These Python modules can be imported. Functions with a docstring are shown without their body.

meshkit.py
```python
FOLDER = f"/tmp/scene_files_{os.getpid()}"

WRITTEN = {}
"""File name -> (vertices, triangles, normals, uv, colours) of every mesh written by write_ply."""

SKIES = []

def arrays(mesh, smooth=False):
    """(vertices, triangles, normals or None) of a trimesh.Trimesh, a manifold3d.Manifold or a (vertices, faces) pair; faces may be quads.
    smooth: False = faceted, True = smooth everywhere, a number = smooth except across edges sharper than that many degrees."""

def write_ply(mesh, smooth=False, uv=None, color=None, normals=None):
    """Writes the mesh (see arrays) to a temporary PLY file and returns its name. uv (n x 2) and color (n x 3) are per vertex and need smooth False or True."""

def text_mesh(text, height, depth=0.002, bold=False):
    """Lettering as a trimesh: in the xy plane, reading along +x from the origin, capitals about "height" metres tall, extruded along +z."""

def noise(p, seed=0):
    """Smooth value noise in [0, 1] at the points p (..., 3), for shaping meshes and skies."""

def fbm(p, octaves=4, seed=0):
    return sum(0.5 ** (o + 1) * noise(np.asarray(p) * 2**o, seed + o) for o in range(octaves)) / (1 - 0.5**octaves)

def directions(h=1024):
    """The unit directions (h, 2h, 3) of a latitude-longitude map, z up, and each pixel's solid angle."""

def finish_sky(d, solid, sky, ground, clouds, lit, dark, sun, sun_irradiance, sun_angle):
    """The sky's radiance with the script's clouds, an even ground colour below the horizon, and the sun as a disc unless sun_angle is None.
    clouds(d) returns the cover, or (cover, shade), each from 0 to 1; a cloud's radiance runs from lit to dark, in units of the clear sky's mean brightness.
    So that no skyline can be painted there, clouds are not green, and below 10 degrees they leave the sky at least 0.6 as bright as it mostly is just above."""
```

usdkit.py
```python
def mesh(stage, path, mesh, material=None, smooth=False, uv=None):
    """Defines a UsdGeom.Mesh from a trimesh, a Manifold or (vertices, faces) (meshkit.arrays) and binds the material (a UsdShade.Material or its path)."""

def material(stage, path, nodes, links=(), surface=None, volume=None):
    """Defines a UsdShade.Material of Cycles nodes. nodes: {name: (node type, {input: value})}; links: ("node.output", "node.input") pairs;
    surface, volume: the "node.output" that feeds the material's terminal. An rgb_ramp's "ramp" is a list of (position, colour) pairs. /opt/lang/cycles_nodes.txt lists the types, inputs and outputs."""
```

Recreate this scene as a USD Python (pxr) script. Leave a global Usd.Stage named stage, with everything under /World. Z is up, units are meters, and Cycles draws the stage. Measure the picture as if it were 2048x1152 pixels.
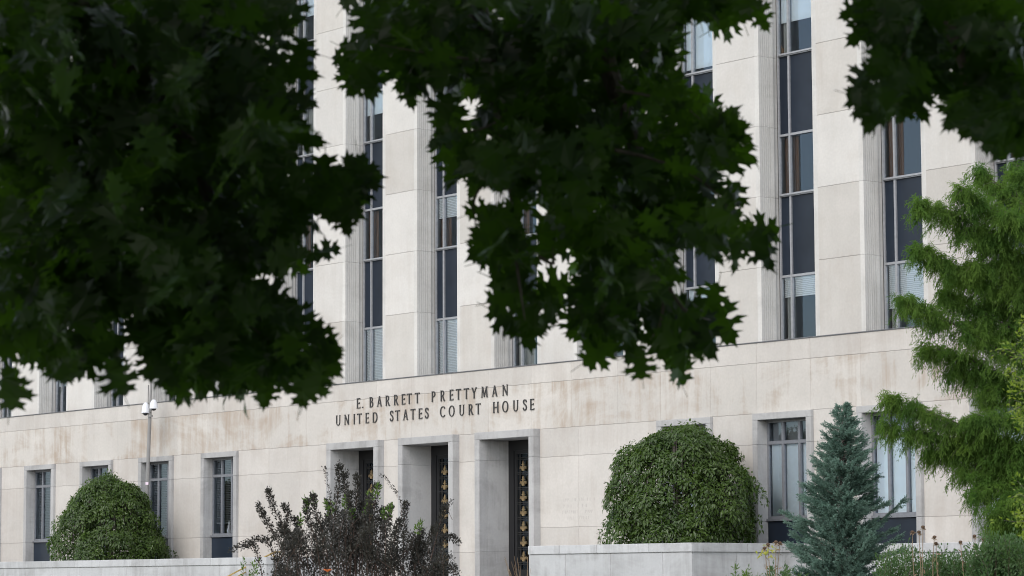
import math
import numpy as np
import trimesh
import usdkit, meshkit
from shapely import affinity
from shapely.geometry import Polygon, LineString, Point, box as sbox
from shapely.ops import unary_union
from pxr import Usd, UsdGeom, UsdLux, UsdShade, Gf, Sdf, Vt

stage = Usd.Stage.CreateInMemory()
UsdGeom.SetStageUpAxis(stage, UsdGeom.Tokens.z)
UsdGeom.SetStageMetersPerUnit(stage, 1.0)
UsdGeom.Xform.Define(stage, '/World')
stage.SetDefaultPrim(stage.GetPrimAtPath('/World'))
UsdGeom.Scope.Define(stage, '/World/Looks')

# ------------------------------------------------------------------ camera
EYE = np.array([81.36, -57.54, 0.0])
YAW, PITCH, ROLL = math.radians(51.36), math.radians(5.96), math.radians(-0.25)
FPX = 5690.0                                    # focal length in pixels of the 2048 wide photograph
fwd = np.array([-math.sin(YAW) * math.cos(PITCH), math.cos(YAW) * math.cos(PITCH), math.sin(PITCH)])
rgt = np.array([math.cos(YAW), math.sin(YAW), 0.0])
upv = np.cross(rgt, fwd)
rgt, upv = rgt * math.cos(ROLL) + upv * math.sin(ROLL), upv * math.cos(ROLL) - rgt * math.sin(ROLL)
EXPOSURE = 0.87
cam = UsdGeom.Camera.Define(stage, '/World/camera')
cam.CreateFocalLengthAttr(36.0 * FPX / 2048)
cam.CreateHorizontalApertureAttr(36.0)
cam.CreateVerticalApertureAttr(20.25)
cam.CreateClippingRangeAttr(Gf.Vec2f(0.1, 5000))
cam.CreateFStopAttr(8.0)
cam.CreateFocusDistanceAttr(92.0)
cam.CreateExposureAttr(EXPOSURE)
cam.AddTransformOp().Set(Gf.Matrix4d(*rgt, 0, *upv, 0, *(-fwd), 0, *EYE, 1))

# ------------------------------------------------------------------ light
SUN = np.array([0.22, -0.70, 0.68]); SUN /= np.linalg.norm(SUN)
SKY_STRENGTH, SUN_STRENGTH = 0.15, 0.26
M = {}


def mat(name, nodes, links, surface='p.BSDF', volume=None):
    M[name] = usdkit.material(stage, '/World/Looks/' + name, nodes, links, surface=surface, volume=volume)
    return M[name]


mat('overcast_sky', {
    's': ('sky_texture', {'sky_type': 'single_scattering', 'sun_disc': False, 'sun_elevation': math.asin(SUN[2]),
                          'sun_rotation': math.atan2(SUN[0], SUN[1])}),
    'c': ('texture_coordinate', {}), 'n': ('noise_texture', {'scale': 2.2, 'detail': 5}),
    'r': ('map_range', {'from_min': 0.38, 'from_max': 0.62, 'to_min': 0.75, 'to_max': 0.18, 'clamp': True}),
    'h': ('hsv', {'value': 1.0}), 'b': ('background_shader', {'strength': SKY_STRENGTH})},
    [('c.generated', 'n.vector'), ('n.fac', 'r.value'), ('r.result', 'h.saturation'), ('s.color', 'h.color'), ('h.color', 'b.color')],
    surface='b.background')
sky = UsdLux.DomeLight.Define(stage, '/World/sky')
UsdShade.MaterialBindingAPI.Apply(sky.GetPrim()).Bind(M['overcast_sky'])
sky.GetPrim().SetCustomDataByKey('label', 'soft bright overcast sky')
sky.GetPrim().SetCustomDataByKey('category', 'sky')
sky.GetPrim().SetCustomDataByKey('kind', 'structure')
sun = UsdLux.DistantLight.Define(stage, '/World/sun')
sun.CreateIntensityAttr(SUN_STRENGTH); sun.CreateAngleAttr(40.0); sun.CreateNormalizeAttr(True)
sun.CreateColorAttr(Gf.Vec3f(1.0, 0.955, 0.89))
zax = SUN; xax = np.cross([0, 0, 1], zax); xax /= np.linalg.norm(xax); yax = np.cross(zax, xax)
sun.AddTransformOp().Set(Gf.Matrix4d(*xax, 0, *yax, 0, *zax, 0, 0, 0, 60, 1))

rng = np.random.default_rng(20240611)
H2 = 2048.0


def ray(px, py):
    d = fwd * FPX + rgt * (px - 1024) + upv * (576 - py)
    return d / np.linalg.norm(d)


def at_dist(px, py, dist):                       # the point that far along the line of sight
    return EYE + ray(px, py) * (dist / (ray(px, py) @ fwd))


def at_y(px, py, y):                             # the point on a plane parallel to the front
    d = ray(px, py)
    return EYE + d * ((y - EYE[1]) / d[1])


def to_px(P):
    d = np.atleast_2d(P) - EYE
    z = d @ fwd
    return np.stack([1024 + FPX * (d @ rgt) / z, 576 - FPX * (d @ upv) / z, z], -1)


# ------------------------------------------------------------------ naming helpers
def numbered(path):
    if not stage.GetPrimAtPath(path):
        return path
    k = 1
    while stage.GetPrimAtPath(f'{path}_{k:03d}'):
        k += 1
    return f'{path}_{k:03d}'


COUNT = {}


def fresh(parent, name):
    key = (parent, name)
    k = COUNT.get(key, 0)
    COUNT[key] = k + 1
    return f'{parent}/{name}' if k == 0 else f'{parent}/{name}_{k:03d}'


def tag(prim, label=None, cat=None, group=None, kind=None):
    p = prim.GetPrim() if hasattr(prim, 'GetPrim') else prim
    for k, v in (('label', label), ('category', cat), ('group', group), ('kind', kind)):
        if v:
            p.SetCustomDataByKey(k, v)
    return p


def thing(name, label, cat, group=None, kind=None, loc=None):
    x = UsdGeom.Xform.Define(stage, fresh('/World', name))
    if loc is not None:
        x.AddTranslateOp().Set(Gf.Vec3d(*map(float, loc)))
    return tag(x, label, cat, group, kind).GetPath().pathString


def part(parent, name, mesh, m, label=None, kind=None, smooth=False):
    if isinstance(mesh, MB):
        mesh = mesh.mesh()
    g = usdkit.mesh(stage, fresh(parent, name), mesh, M[m], smooth=smooth)
    tag(g, label, None, None, kind)
    return g.GetPath().pathString


def solo(name, mesh, m, label, cat, kind=None, group=None, smooth=False):
    p = part('/World', name, mesh, m, None, None, smooth)
    tag(stage.GetPrimAtPath(p), label, cat, group, kind)
    return p


BOXF = np.array([[0, 2, 1], [0, 3, 2], [4, 5, 6], [4, 6, 7], [0, 1, 5], [0, 5, 4], [1, 2, 6], [1, 6, 5], [2, 3, 7], [2, 7, 6], [3, 0, 4], [3, 4, 7]])


class MB:
    """collects shapes that become one mesh"""

    def __init__(self):
        self.v, self.f, self.n = [], [], 0

    def add(self, v, f):
        self.v.append(np.asarray(v, float)); self.f.append(np.asarray(f, int) + self.n); self.n += len(v)
        return self

    def box(self, x0, x1, y0, y1, z0, z1):
        return self.add([[x0, y0, z0], [x1, y0, z0], [x1, y1, z0], [x0, y1, z0], [x0, y0, z1], [x1, y0, z1], [x1, y1, z1], [x0, y1, z1]], BOXF)

    def cbox(self, x0, x1, y0, y1, z0, z1, c=0.01):
        """box whose front (-y) edges are chamfered"""
        v = [[x0, y0 + c, z0], [x1, y0 + c, z0], [x1, y1, z0], [x0, y1, z0], [x0, y0 + c, z1], [x1, y0 + c, z1], [x1, y1, z1], [x0, y1, z1],
             [x0 + c, y0, z0 + c], [x1 - c, y0, z0 + c], [x1 - c, y0, z1 - c], [x0 + c, y0, z1 - c]]
        f = [[0, 2, 1], [0, 3, 2], [4, 5, 6], [4, 6, 7], [1, 2, 6], [1, 6, 5], [2, 3, 7], [2, 7, 6], [3, 0, 4], [3, 4, 7],
             [8, 9, 10], [8, 10, 11], [0, 1, 9], [0, 9, 8], [1, 5, 10], [1, 10, 9], [5, 4, 11], [5, 11, 10], [4, 0, 8], [4, 8, 11]]
        return self.add(v, f)

    def tube(self, pts, rad, n=7, cap=True):
        pts = np.asarray(pts, float); rad = np.broadcast_to(rad, len(pts)).astype(float)
        t = np.gradient(pts, axis=0); t /= np.maximum(np.linalg.norm(t, axis=1, keepdims=True), 1e-9)
        ref = np.array([0, 0, 1.0]) if abs(t[0][2]) < 0.9 else np.array([1.0, 0, 0])
        V = []
        for p, d, r in zip(pts, t, rad):
            a = np.cross(ref, d); a /= max(np.linalg.norm(a), 1e-9); b = np.cross(d, a); ref = b if abs(b @ d) < .9 else ref
            ref = np.cross(d, a) * 0 + ref
            ang = np.arange(n) * 2 * np.pi / n
            V.append(p + r * (np.cos(ang)[:, None] * a + np.sin(ang)[:, None] * b))
        F = []
        for i in range(len(pts) - 1):
            for j in range(n):
                a, b = i * n + j, i * n + (j + 1) % n
                F += [[a, b, b + n], [a, b + n, a + n]]
        V = np.vstack(V)
        if cap:
            V = np.vstack([V, pts[0], pts[-1]])
            k = len(V)
            for j in range(n):
                F += [[k - 2, (j + 1) % n, j], [k - 1, (len(pts) - 1) * n + j, (len(pts) - 1) * n + (j + 1) % n]]
        return self.add(V, F)

    def tm(self, t):
        return self.add(t.vertices, t.faces)

    def mesh(self):
        return np.vstack(self.v), np.vstack(self.f)


def extrude_xz(poly, y0, y1):
    """a shapely polygon in (x, z) made solid between y0 and y1"""
    out = MB()
    for g in getattr(poly, 'geoms', [poly]):
        t = trimesh.creation.extrude_polygon(g, y1 - y0, engine='earcut')
        v = np.array(t.vertices)
        out.add(np.stack([v[:, 0], y1 - v[:, 2], v[:, 1]], 1), t.faces)
    return out


# ------------------------------------------------------------------ materials
def principled(name, color, rough=0.6, metallic=0.0, noise=None, bump=None, spec=0.5, var=0.0, island=0.0):
    n = {'p': ('principled_bsdf', {'base_color': color, 'roughness': rough, 'metallic': metallic, 'specular_ior_level': spec})}
    l = []
    src = None
    if noise:
        sc, amt, stretch = noise
        n.update({'g': ('geometry', {}), 'mp': ('mapping', {'scale': stretch}), 'no': ('noise_texture', {'scale': sc, 'detail': 4, 'roughness': 0.6}),
                  'mr': ('map_range', {'from_min': 0.3, 'from_max': 0.7, 'to_min': 1 - amt, 'to_max': 1 + amt, 'clamp': False}),
                  'mx': ('mix', {'mix_type': 'multiply', 'fac': 1.0, 'color1': color})})
        l += [('g.position', 'mp.vector'), ('mp.vector', 'no.vector'), ('no.fac', 'mr.value'), ('mr.result', 'mx.color2')]
        src = 'mx.color'
    if var or island:
        n.update({'oi': ('object_info', {}) if var else ('geometry', {}),
                  'vr': ('map_range', {'to_min': 1 - (var or island), 'to_max': 1 + (var or island)}),
                  'vm': ('mix', {'mix_type': 'multiply', 'fac': 1.0, 'color1': color})})
        l += [('oi.random' if var else 'oi.random_per_island', 'vr.value'), ('vr.result', 'vm.color2')]
        if src:
            l.append((src, 'vm.color1'))
        src = 'vm.color'
    if src:
        l.append((src, 'p.base_color'))
    if bump:
        n.setdefault('g', ('geometry', {}))
        n.update({'bn': ('noise_texture', {'scale': bump[0], 'detail': 3}), 'bp': ('bump', {'strength': bump[1], 'distance': bump[2]})})
        l += [('g.position', 'bn.vector'), ('bn.fac', 'bp.height'), ('bp.normal', 'p.normal')]
    return mat(name, n, l)


def limestone(name, color, stain, amount, var=0.05):
    """pale dressed stone: cloudy tone, fine grain, vertical rain streaks, a tone of its own for each slab"""
    n = {'g': ('geometry', {}), 'oi': ('object_info', {}),
         'cloud': ('noise_texture', {'scale': 0.9, 'detail': 5, 'roughness': 0.6}),
         'cr': ('map_range', {'from_min': 0.3, 'from_max': 0.7, 'to_min': 0.94, 'to_max': 1.05, 'clamp': False}),
         'grain': ('noise_texture', {'scale': 13, 'detail': 3, 'roughness': 0.7}),
         'gr': ('map_range', {'from_min': 0.3, 'from_max': 0.7, 'to_min': 0.955, 'to_max': 1.045, 'clamp': False}),
         'mp': ('mapping', {'scale': (1.9, 1.9, 0.20)}),
         'st0': ('noise_texture', {'scale': 1.25, 'detail': 6, 'roughness': 0.68, 'distortion': 0.5}),
         'mp2': ('mapping', {'scale': (0.42, 0.42, 0.75), 'location': (3.1, 1.7, 0.4)}),
         'pt': ('noise_texture', {'scale': 0.9, 'detail': 5, 'roughness': 0.66, 'distortion': 0.8}),
         'st': ('math', {'math_type': 'multiply_add', 'value2': 0.5}), 'ph': ('math', {'math_type': 'multiply', 'value2': 0.58}),
         'sr': ('map_range', {'from_min': 0.51, 'from_max': 0.68, 'to_min': 0.0, 'to_max': amount, 'clamp': True}),
         'vr': ('map_range', {'to_min': 1 - var, 'to_max': 1 + var}),
         'm1': ('mix', {'mix_type': 'multiply', 'fac': 1.0, 'color1': color}),
         'm2': ('mix', {'mix_type': 'multiply', 'fac': 1.0}), 'm3': ('mix', {'mix_type': 'multiply', 'fac': 1.0}),
         'm4': ('mix', {'mix_type': 'mix', 'color2': stain}),
         'bp': ('bump', {'strength': 0.25, 'distance': 0.01}),
         'p': ('principled_bsdf', {'roughness': 0.85, 'specular_ior_level': 0.25})}
    l = [('g.position', 'cloud.vector'), ('cloud.fac', 'cr.value'), ('g.position', 'grain.vector'), ('grain.fac', 'gr.value'),
         ('g.position', 'mp.vector'), ('mp.vector', 'st0.vector'), ('g.position', 'mp2.vector'), ('mp2.vector', 'pt.vector'), ('pt.fac', 'ph.value1'), ('st0.fac', 'st.value1'), ('ph.value', 'st.value3'), ('st.value', 'sr.value'), ('oi.random', 'vr.value'),
         ('cr.result', 'm1.color2'), ('m1.color', 'm2.color1'), ('gr.result', 'm2.color2'), ('m2.color', 'm3.color1'), ('vr.result', 'm3.color2'),
         ('m3.color', 'm4.color1'), ('sr.result', 'm4.fac'), ('m4.color', 'p.base_color'), ('grain.fac', 'bp.height'), ('bp.normal', 'p.normal')]
    return mat(name, n, l)


limestone('limestone_pale', (0.485, 0.465, 0.438), (0.36, 0.32, 0.28), 0.30)
limestone('limestone_beige', (0.435, 0.412, 0.382), (0.34, 0.30, 0.26), 0.35)
limestone('limestone_stained', (0.447, 0.420, 0.387), (0.325, 0.268, 0.215), 0.95, 0.05)
limestone('limestone_lower', (0.447, 0.420, 0.389), (0.35, 0.31, 0.275), 0.50, 0.055)
limestone('limestone_reveal', (0.50, 0.485, 0.46), (0.30, 0.28, 0.26), 0.45)
limestone('granite_grey', (0.345, 0.34, 0.335), (0.17, 0.165, 0.16), 0.60, 0.06)
limestone('planter_granite', (0.40, 0.402, 0.405), (0.22, 0.215, 0.21), 0.65, 0.07)
principled('joint_mortar', (0.22, 0.205, 0.19), 0.9)
principled('lead_flashing', (0.10, 0.10, 0.105), 0.5)
principled('aluminium', (0.30, 0.305, 0.32), 0.45, 0.35, noise=(9, .12, (1, 1, 1)))
principled('dark_aluminium', (0.17, 0.175, 0.19), 0.5, 0.3, noise=(9, .12, (1, 1, 1)))
principled('spandrel_blue', (0.013, 0.018, 0.027), 0.32, spec=0.20, noise=(1.2, .2, (1, 1, 1)), var=0.15)
principled('interior_dark', (0.035, 0.034, 0.036), 0.9, noise=(0.8, .6, (1, 1, 1)))
principled('blind_white', (0.86, 0.88, 0.88), 0.5)
principled('blind_grey', (0.16, 0.165, 0.17), 0.5)
principled('shade_white', (0.78, 0.82, 0.83), 0.7, noise=(1.5, .05, (1, 1, 1)))
principled('curtain_brown', (0.17, 0.095, 0.055), 0.9, noise=(3, .25, (6, 6, .3)))
principled('curtain_pale', (0.40, 0.40, 0.37), 0.9, noise=(3, .2, (6, 6, .3)))
principled('bronze_dark', (0.012, 0.012, 0.013), 0.4, 0.3)
principled('bronze_bar', (0.03, 0.029, 0.028), 0.35, 0.5)
principled('letter_bronze', (0.035, 0.033, 0.032), 0.55, 0.2)
principled('worn_stone', (0.40, 0.375, 0.35), 0.9)
principled('gilt', (0.36, 0.26, 0.14), 0.36, 0.8, noise=(25, .25, (1, 1, 1)))
principled('brass_rail', (0.62, 0.44, 0.16), 0.35, 0.8)
principled('pole_grey', (0.20, 0.195, 0.19), 0.55, noise=(4, .15, (1, 1, .3)))
principled('white_enamel', (0.62, 0.63, 0.66), 0.35)
principled('lens_black', (0.015, 0.015, 0.017), 0.15)
principled('pink_sticker', (0.75, 0.6, 0.7), 0.6)
principled('soil', (0.07, 0.05, 0.035), 0.95, noise=(3, .4, (1, 1, 1)))
principled('grass', (0.045, 0.075, 0.022), 0.9, noise=(1.3, .4, (1, 1, 1)))
principled('concrete', (0.36, 0.35, 0.335), 0.85, noise=(1.2, .12, (1, 1, 1)), bump=(40, .2, .01))
principled('asphalt', (0.05, 0.05, 0.052), 0.9, noise=(8, .2, (1, 1, 1)))
principled('roof_membrane', (0.25, 0.25, 0.25), 0.9)
principled('bark', (0.060, 0.046, 0.036), 0.9, noise=(6, .35, (3, 3, .5)), bump=(30, .6, .02))
principled('bark_grey', (0.095, 0.08, 0.068), 0.9, noise=(9, .3, (3, 3, .5)))
principled('stem_red', (0.075, 0.045, 0.034), 0.8)
principled('stem_dry', (0.20, 0.14, 0.085), 0.9)
principled('seed_head', (0.075, 0.045, 0.025), 0.95)
principled('petal_orange', (0.85, 0.20, 0.04), 0.5)
mat('window_glass', {'t': ('transparent_bsdf', {'color': (0.95, 0.965, 0.97)}), 'g': ('glossy_bsdf', {'color': (0.66, 0.83, 1.0), 'roughness': 0.015}),
                     'f': ('fresnel', {'IOR': 1.75}), 'm': ('mix_closure', {}), 'ge': ('geometry', {}), 'wn': ('noise_texture', {'scale': 0.9, 'detail': 2}), 'wb': ('bump', {'strength': 0.25, 'distance': 0.02})},
    [('ge.position', 'wn.vector'), ('wn.fac', 'wb.height'), ('wb.normal', 'g.normal'), ('f.fac', 'm.fac'), ('t.BSDF', 'm.closure1'), ('g.BSDF', 'm.closure2')], surface='m.closure')


def leaf_mat(name, c0, c1, trans=0.35, rough=0.45, tint=(1.3, 1.5, 0.5), spec=0.4, sc=3.0, hue=None):
    """leaf colour varies from leaf to leaf and slowly through the plant; light also passes through"""
    n = {'g': ('geometry', {}), 'no': ('noise_texture', {'scale': sc, 'detail': 2}),
         'ad': ('math', {'math_type': 'multiply_add', 'value2': 0.55}), 'sub': ('math', {'math_type': 'multiply_add', 'value2': 0.9, 'value3': -0.22}),
         'r': ('rgb_ramp', {'ramp': [(0.0, c0), (0.75, c1), (1.0, hue or c1)]}),
         'p': ('principled_bsdf', {'roughness': rough, 'specular_ior_level': spec}),
         'tc': ('mix', {'mix_type': 'multiply', 'fac': 1.0, 'color2': tint}),
         't': ('translucent_bsdf', {}), 'm': ('mix_closure', {'fac': trans})}
    l = [('g.position', 'no.vector'), ('no.fac', 'sub.value1'), ('g.random_per_island', 'ad.value1'), ('sub.value', 'ad.value3'), ('ad.value', 'r.fac'),
         ('r.color', 'p.base_color'), ('r.color', 'tc.color1'), ('tc.color', 't.color'), ('p.BSDF', 'm.closure1'), ('t.BSDF', 'm.closure2')]
    return mat(name, n, l, surface='m.closure')


leaf_mat('oak_leaf', (0.008, 0.018, 0.005), (0.038, 0.074, 0.014), 0.55, 0.32, (2.4, 2.7, 0.55), 0.35, 1.8, (0.075, 0.135, 0.022))
leaf_mat('cypress_needle', (0.045, 0.105, 0.018), (0.155, 0.235, 0.042), 0.45, 0.6, (1.3, 1.5, .5), .2, 2.2, (0.20, 0.25, 0.055))
leaf_mat('blue_needle', (0.06, 0.112, 0.085), (0.20, 0.30, 0.245), 0.15, 0.6, (1, 1.2, .9), .3, 3.0, (0.18, 0.28, 0.24))
leaf_mat('weeping_leaf', (0.022, 0.046, 0.008), (0.080, 0.128, 0.022), 0.25, 0.38, (1.3, 1.5, .4), .45, 1.6, (0.10, 0.11, 0.03))
leaf_mat('purple_leaf', (0.017, 0.0168, 0.0135), (0.048, 0.046, 0.036), 0.12, 0.45, (1.3, 1.0, .8), .45, 3.0, (0.075, 0.066, 0.052))
leaf_mat('fresh_leaf', (0.05, 0.10, 0.02), (0.12, 0.17, 0.03), 0.35, 0.45)
leaf_mat('lime_leaf', (0.11, 0.17, 0.02), (0.22, 0.26, 0.035), 0.4, 0.45)
leaf_mat('bush_leaf', (0.035, 0.075, 0.025), (0.085, 0.14, 0.05), 0.25, 0.5, sc=2.0, hue=(0.13, 0.13, 0.05))
leaf_mat('yellow_leaf', (0.30, 0.30, 0.05), (0.42, 0.38, 0.10), 0.35, 0.5)

# ------------------------------------------------------------------ ground, terrace, steps
GZ = -1.62                                        # street level
gm = MB(); gm.add([[-900, -900, GZ], [900, -900, GZ], [900, 900, GZ], [-900, 900, GZ]], [[0, 1, 2], [0, 2, 3]])
solo('ground', gm, 'grass', 'wide lawn and open ground around the courthouse', 'ground', 'structure')
pv = MB(); pv.box(-40, 60, -46, -8.2, GZ - .2, GZ + 0.004)
solo('pavement', pv, 'concrete', 'pale concrete plaza in front of the entrance steps', 'pavement', 'structure')
bd = MB(); bd.box(24.0, 70, -42, -5.6, GZ - .1, GZ + .35)
solo('planting_bed', bd, 'soil', 'dark soil bed the shrubs and conifers grow in', 'planting bed', 'structure')
rd = MB(); rd.box(-200, 300, -90, -72, GZ - .2, GZ + 0.004)
solo('road', rd, 'asphalt', 'asphalt street on the camera side of the plaza', 'road', 'structure')

P_, WO = 4.22, 2.227                              # bay pitch and opening width of the upper front
YG, YD, YW = -0.25, -0.52, -0.36                  # ground storey face, door surround face, window surround face
ZL = 7.0                                          # ledge
ZTOP = 28.2
DEP = 0.83                                        # upper window plane
BAYS = range(-8, 9)
XL, XR = -38.6, BAYS[-1] * P_ + WO + 3.2
XB = {n: n * P_ for n in BAYS}                    # left edge of each upper opening
XB.update({-2: -8.52, -3: -12.86, -4: -17.26, -5: -21.70, -6: -26.23, -7: -30.78, -8: -35.3})
CG = {n: XB[n] + WO / 2 for n in BAYS}            # centre of each ground floor opening
CG.update({-2: -7.60, -3: -12.06, -4: -16.52, -5: -21.01, -6: -25.5, -7: -30.0, -8: -34.5})
cx = lambda n: CG[n]

ch = thing('courthouse', 'pale limestone courthouse with tall dark window strips and three bronze doors', 'courthouse')

# body behind the front
core = MB()
core.box(XL, XR, 3.2, 34, GZ - .5, ZTOP - .3)
core.box(XL, XL + .4, YG + .05, 3.2, GZ, ZTOP - .3); core.box(XR - .4, XR, YG + .05, 3.2, GZ, ZTOP - .3)
for k in range(6):
    core.box(XL + .4, XR - .4, DEP + .12, 3.2, ZL + 2.35 + 4.2 * k, ZL + 2.6 + 4.2 * k)      # floors
core.box(XL + .4, XR - .4, 0.5, 3.2, 5.6, 6.6)
part(ch, 'building_core', core, 'interior_dark')
rf = MB(); rf.box(XL + .3, XR - .3, .3, 33.7, ZTOP - .29, ZTOP - .1)
part(ch, 'roof', rf, 'roof_membrane')

JZ = [ZL + .035] + [9.24 + 2.1 * k for k in range(9)]          # upper joints
JZ = [z for z in JZ if z < ZTOP - .8] + [ZTOP - .6]
prng = np.random.default_rng(5)


def reveal_profile(x, side):
    """fluted strip lining the side of an opening; side +1: on the pier's right flank"""
    pts = [(0, 0.0), (0, 0.10)]
    y = .10
    for k in range(5):
        pts += [(-.012, y + .004), (-.012, y + .028), (0, y + .032), (0, y + .082)]
        y += .082
    pts += [(0, .60), (-.045, .605), (-.045, DEP - .05), (-.17, DEP - .05), (-.17, 0.0)]
    return Polygon([(x + side * a, b) for a, b in pts])


def prism_z(poly, z0, z1):
    t = trimesh.creation.extrude_polygon(poly, z1 - z0, engine='earcut')
    v = np.array(t.vertices); v[:, 2] += z0
    return MB().add(v, t.faces)


TONE = {}
for n in range(BAYS[0], BAYS[-1] + 2):                          # pier left of bay n
    x0 = XB[n - 1] + WO if n > BAYS[0] else XL
    x1 = XB[n] if n <= BAYS[-1] else XR
    m = MB(); m.box(x0 + .16, x1 - .16, .034, 3.2, ZL - .3, ZTOP - .6)
    pier = part(ch, 'pier', m, 'joint_mortar')
    for k in range(len(JZ) - 1):
        z0, z1 = JZ[k], JZ[k + 1]
        tone = 'limestone_beige' if prng.random() < (.35 if n < 4 else .45) else 'limestone_pale'
        if n in (5, 6, 7) and k < 6:
            tone = {5: 'bbpppp', 6: 'bbpbpp', 7: 'bbppbp'}[n][k]; tone = 'limestone_beige' if tone == 'b' else 'limestone_pale'
        g = .0045
        part(pier, 'limestone_panel', MB().cbox(x0 + .005, x1 - .005, 0 + prng.uniform(0, .003), .034, z0 + g, z1 - g, .006), tone)
        if n <= BAYS[-1]:
            part(pier, 'fluted_reveal', prism_z(reveal_profile(x1, 1), z0 + g * .7, z1 - g * .7).add(*MB().box(x1 - .161, x1 - .16, .04, .5, z0, z1).mesh()), 'limestone_reveal')
    if n > BAYS[0]:
        part(pier, 'reveal_lining', prism_z(reveal_profile(x0, -1), ZL + .04, ZTOP - .6), 'limestone_reveal')
par = MB(); par.box(XL - .06, XR + .06, -.10, .6, ZTOP - .595, ZTOP - .2); par.box(XL, XR, -.02, .5, ZTOP - .199, ZTOP + .3)
part(ch, 'parapet', par, 'limestone_pale')

# ---- upper windows: one strip of window / spandrel / window in each opening
ZW = [ZL + .17 + 4.2 * k for k in range(6)]
FB = .055
CONTENT = {}
for n in BAYS:
    for k in range(5):
        CONTENT[n, k] = prng.choice(['dark', 'brown', 'blinds_top', 'shade_half', 'pale', 'blinds'], p=[.3, .2, .15, .15, .1, .1])
CONTENT.update({(5, 0): 'blinds_third', (5, 1): 'brown', (5, 2): 'shade_half', (5, 3): 'shade_half', (6, 0): 'blinds_most', (6, 1): 'brown', (6, 2): 'dark',
                (4, 0): 'shade_half', (4, 3): 'shade_full', (4, 2): 'shade_full', (3, 0): 'dark', (2, 0): 'pale', (2, 1): 'brown_blinds', (1, 0): 'blinds', (1, 1): 'brown_blinds', (1, 2): 'pale_left',
                (0, 0): 'blinds', (0, 1): 'brown', (0, 2): 'shade_half', (-1, 0): 'blinds', (-1, 1): 'brown', (-1, 2): 'pale', (-1, 3): 'shade_half',
                (-4, 0): 'shade_low', (-5, 0): 'shade_low', (-6, 0): 'pale', (7, 0): 'dark', (7, 1): 'brown'})


def slats(x0, x1, z0, z1, y, pitch=.055, tilt=.052):
    m = MB()
    z = z1
    while z > z0:
        m.add([[x0, y - .018, z - tilt], [x1, y - .018, z - tilt], [x1, y + .018, z], [x0, y + .018, z],
               [x0, y - .018, z - tilt + .003], [x1, y - .018, z - tilt + .003], [x1, y + .018, z + .003], [x0, y + .018, z + .003]], BOXF)
        z -= pitch
    m.box(x0, x1, y - .02, y + .02, z1 - .02, z1 + .03); m.box(x0, x1, y - .015, y + .015, z + pitch - .05, z + pitch - .025)
    for xx in np.linspace(x0 + .1, x1 - .1, 3):
        m.box(xx - .003, xx + .003, y - .02, y - .018, z0, z1)
    return m


def drape(x0, x1, z0, z1, y, waves, amp=.035):
    N = 30 if x1 - x0 > .5 else 16
    t = np.linspace(0, 1, N); x = x0 + (x1 - x0) * t
    v, f = [], []
    for z, s in ((z0, 1.25), (z1, .8)):
        v += [[a, y + amp * s * math.sin(waves * b * 6.283 + .5 * math.sin(b * 9)), z] for a, b in zip(x, t)]
    for i in range(N - 1):
        f += [[i, i + 1, N + i + 1], [i, N + i + 1, N + i]]
    return MB().add(v, f)


def sheet(x0, x1, z0, z1, y):
    return MB().box(x0, x1, y - .004, y + .004, z0, z1)


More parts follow.
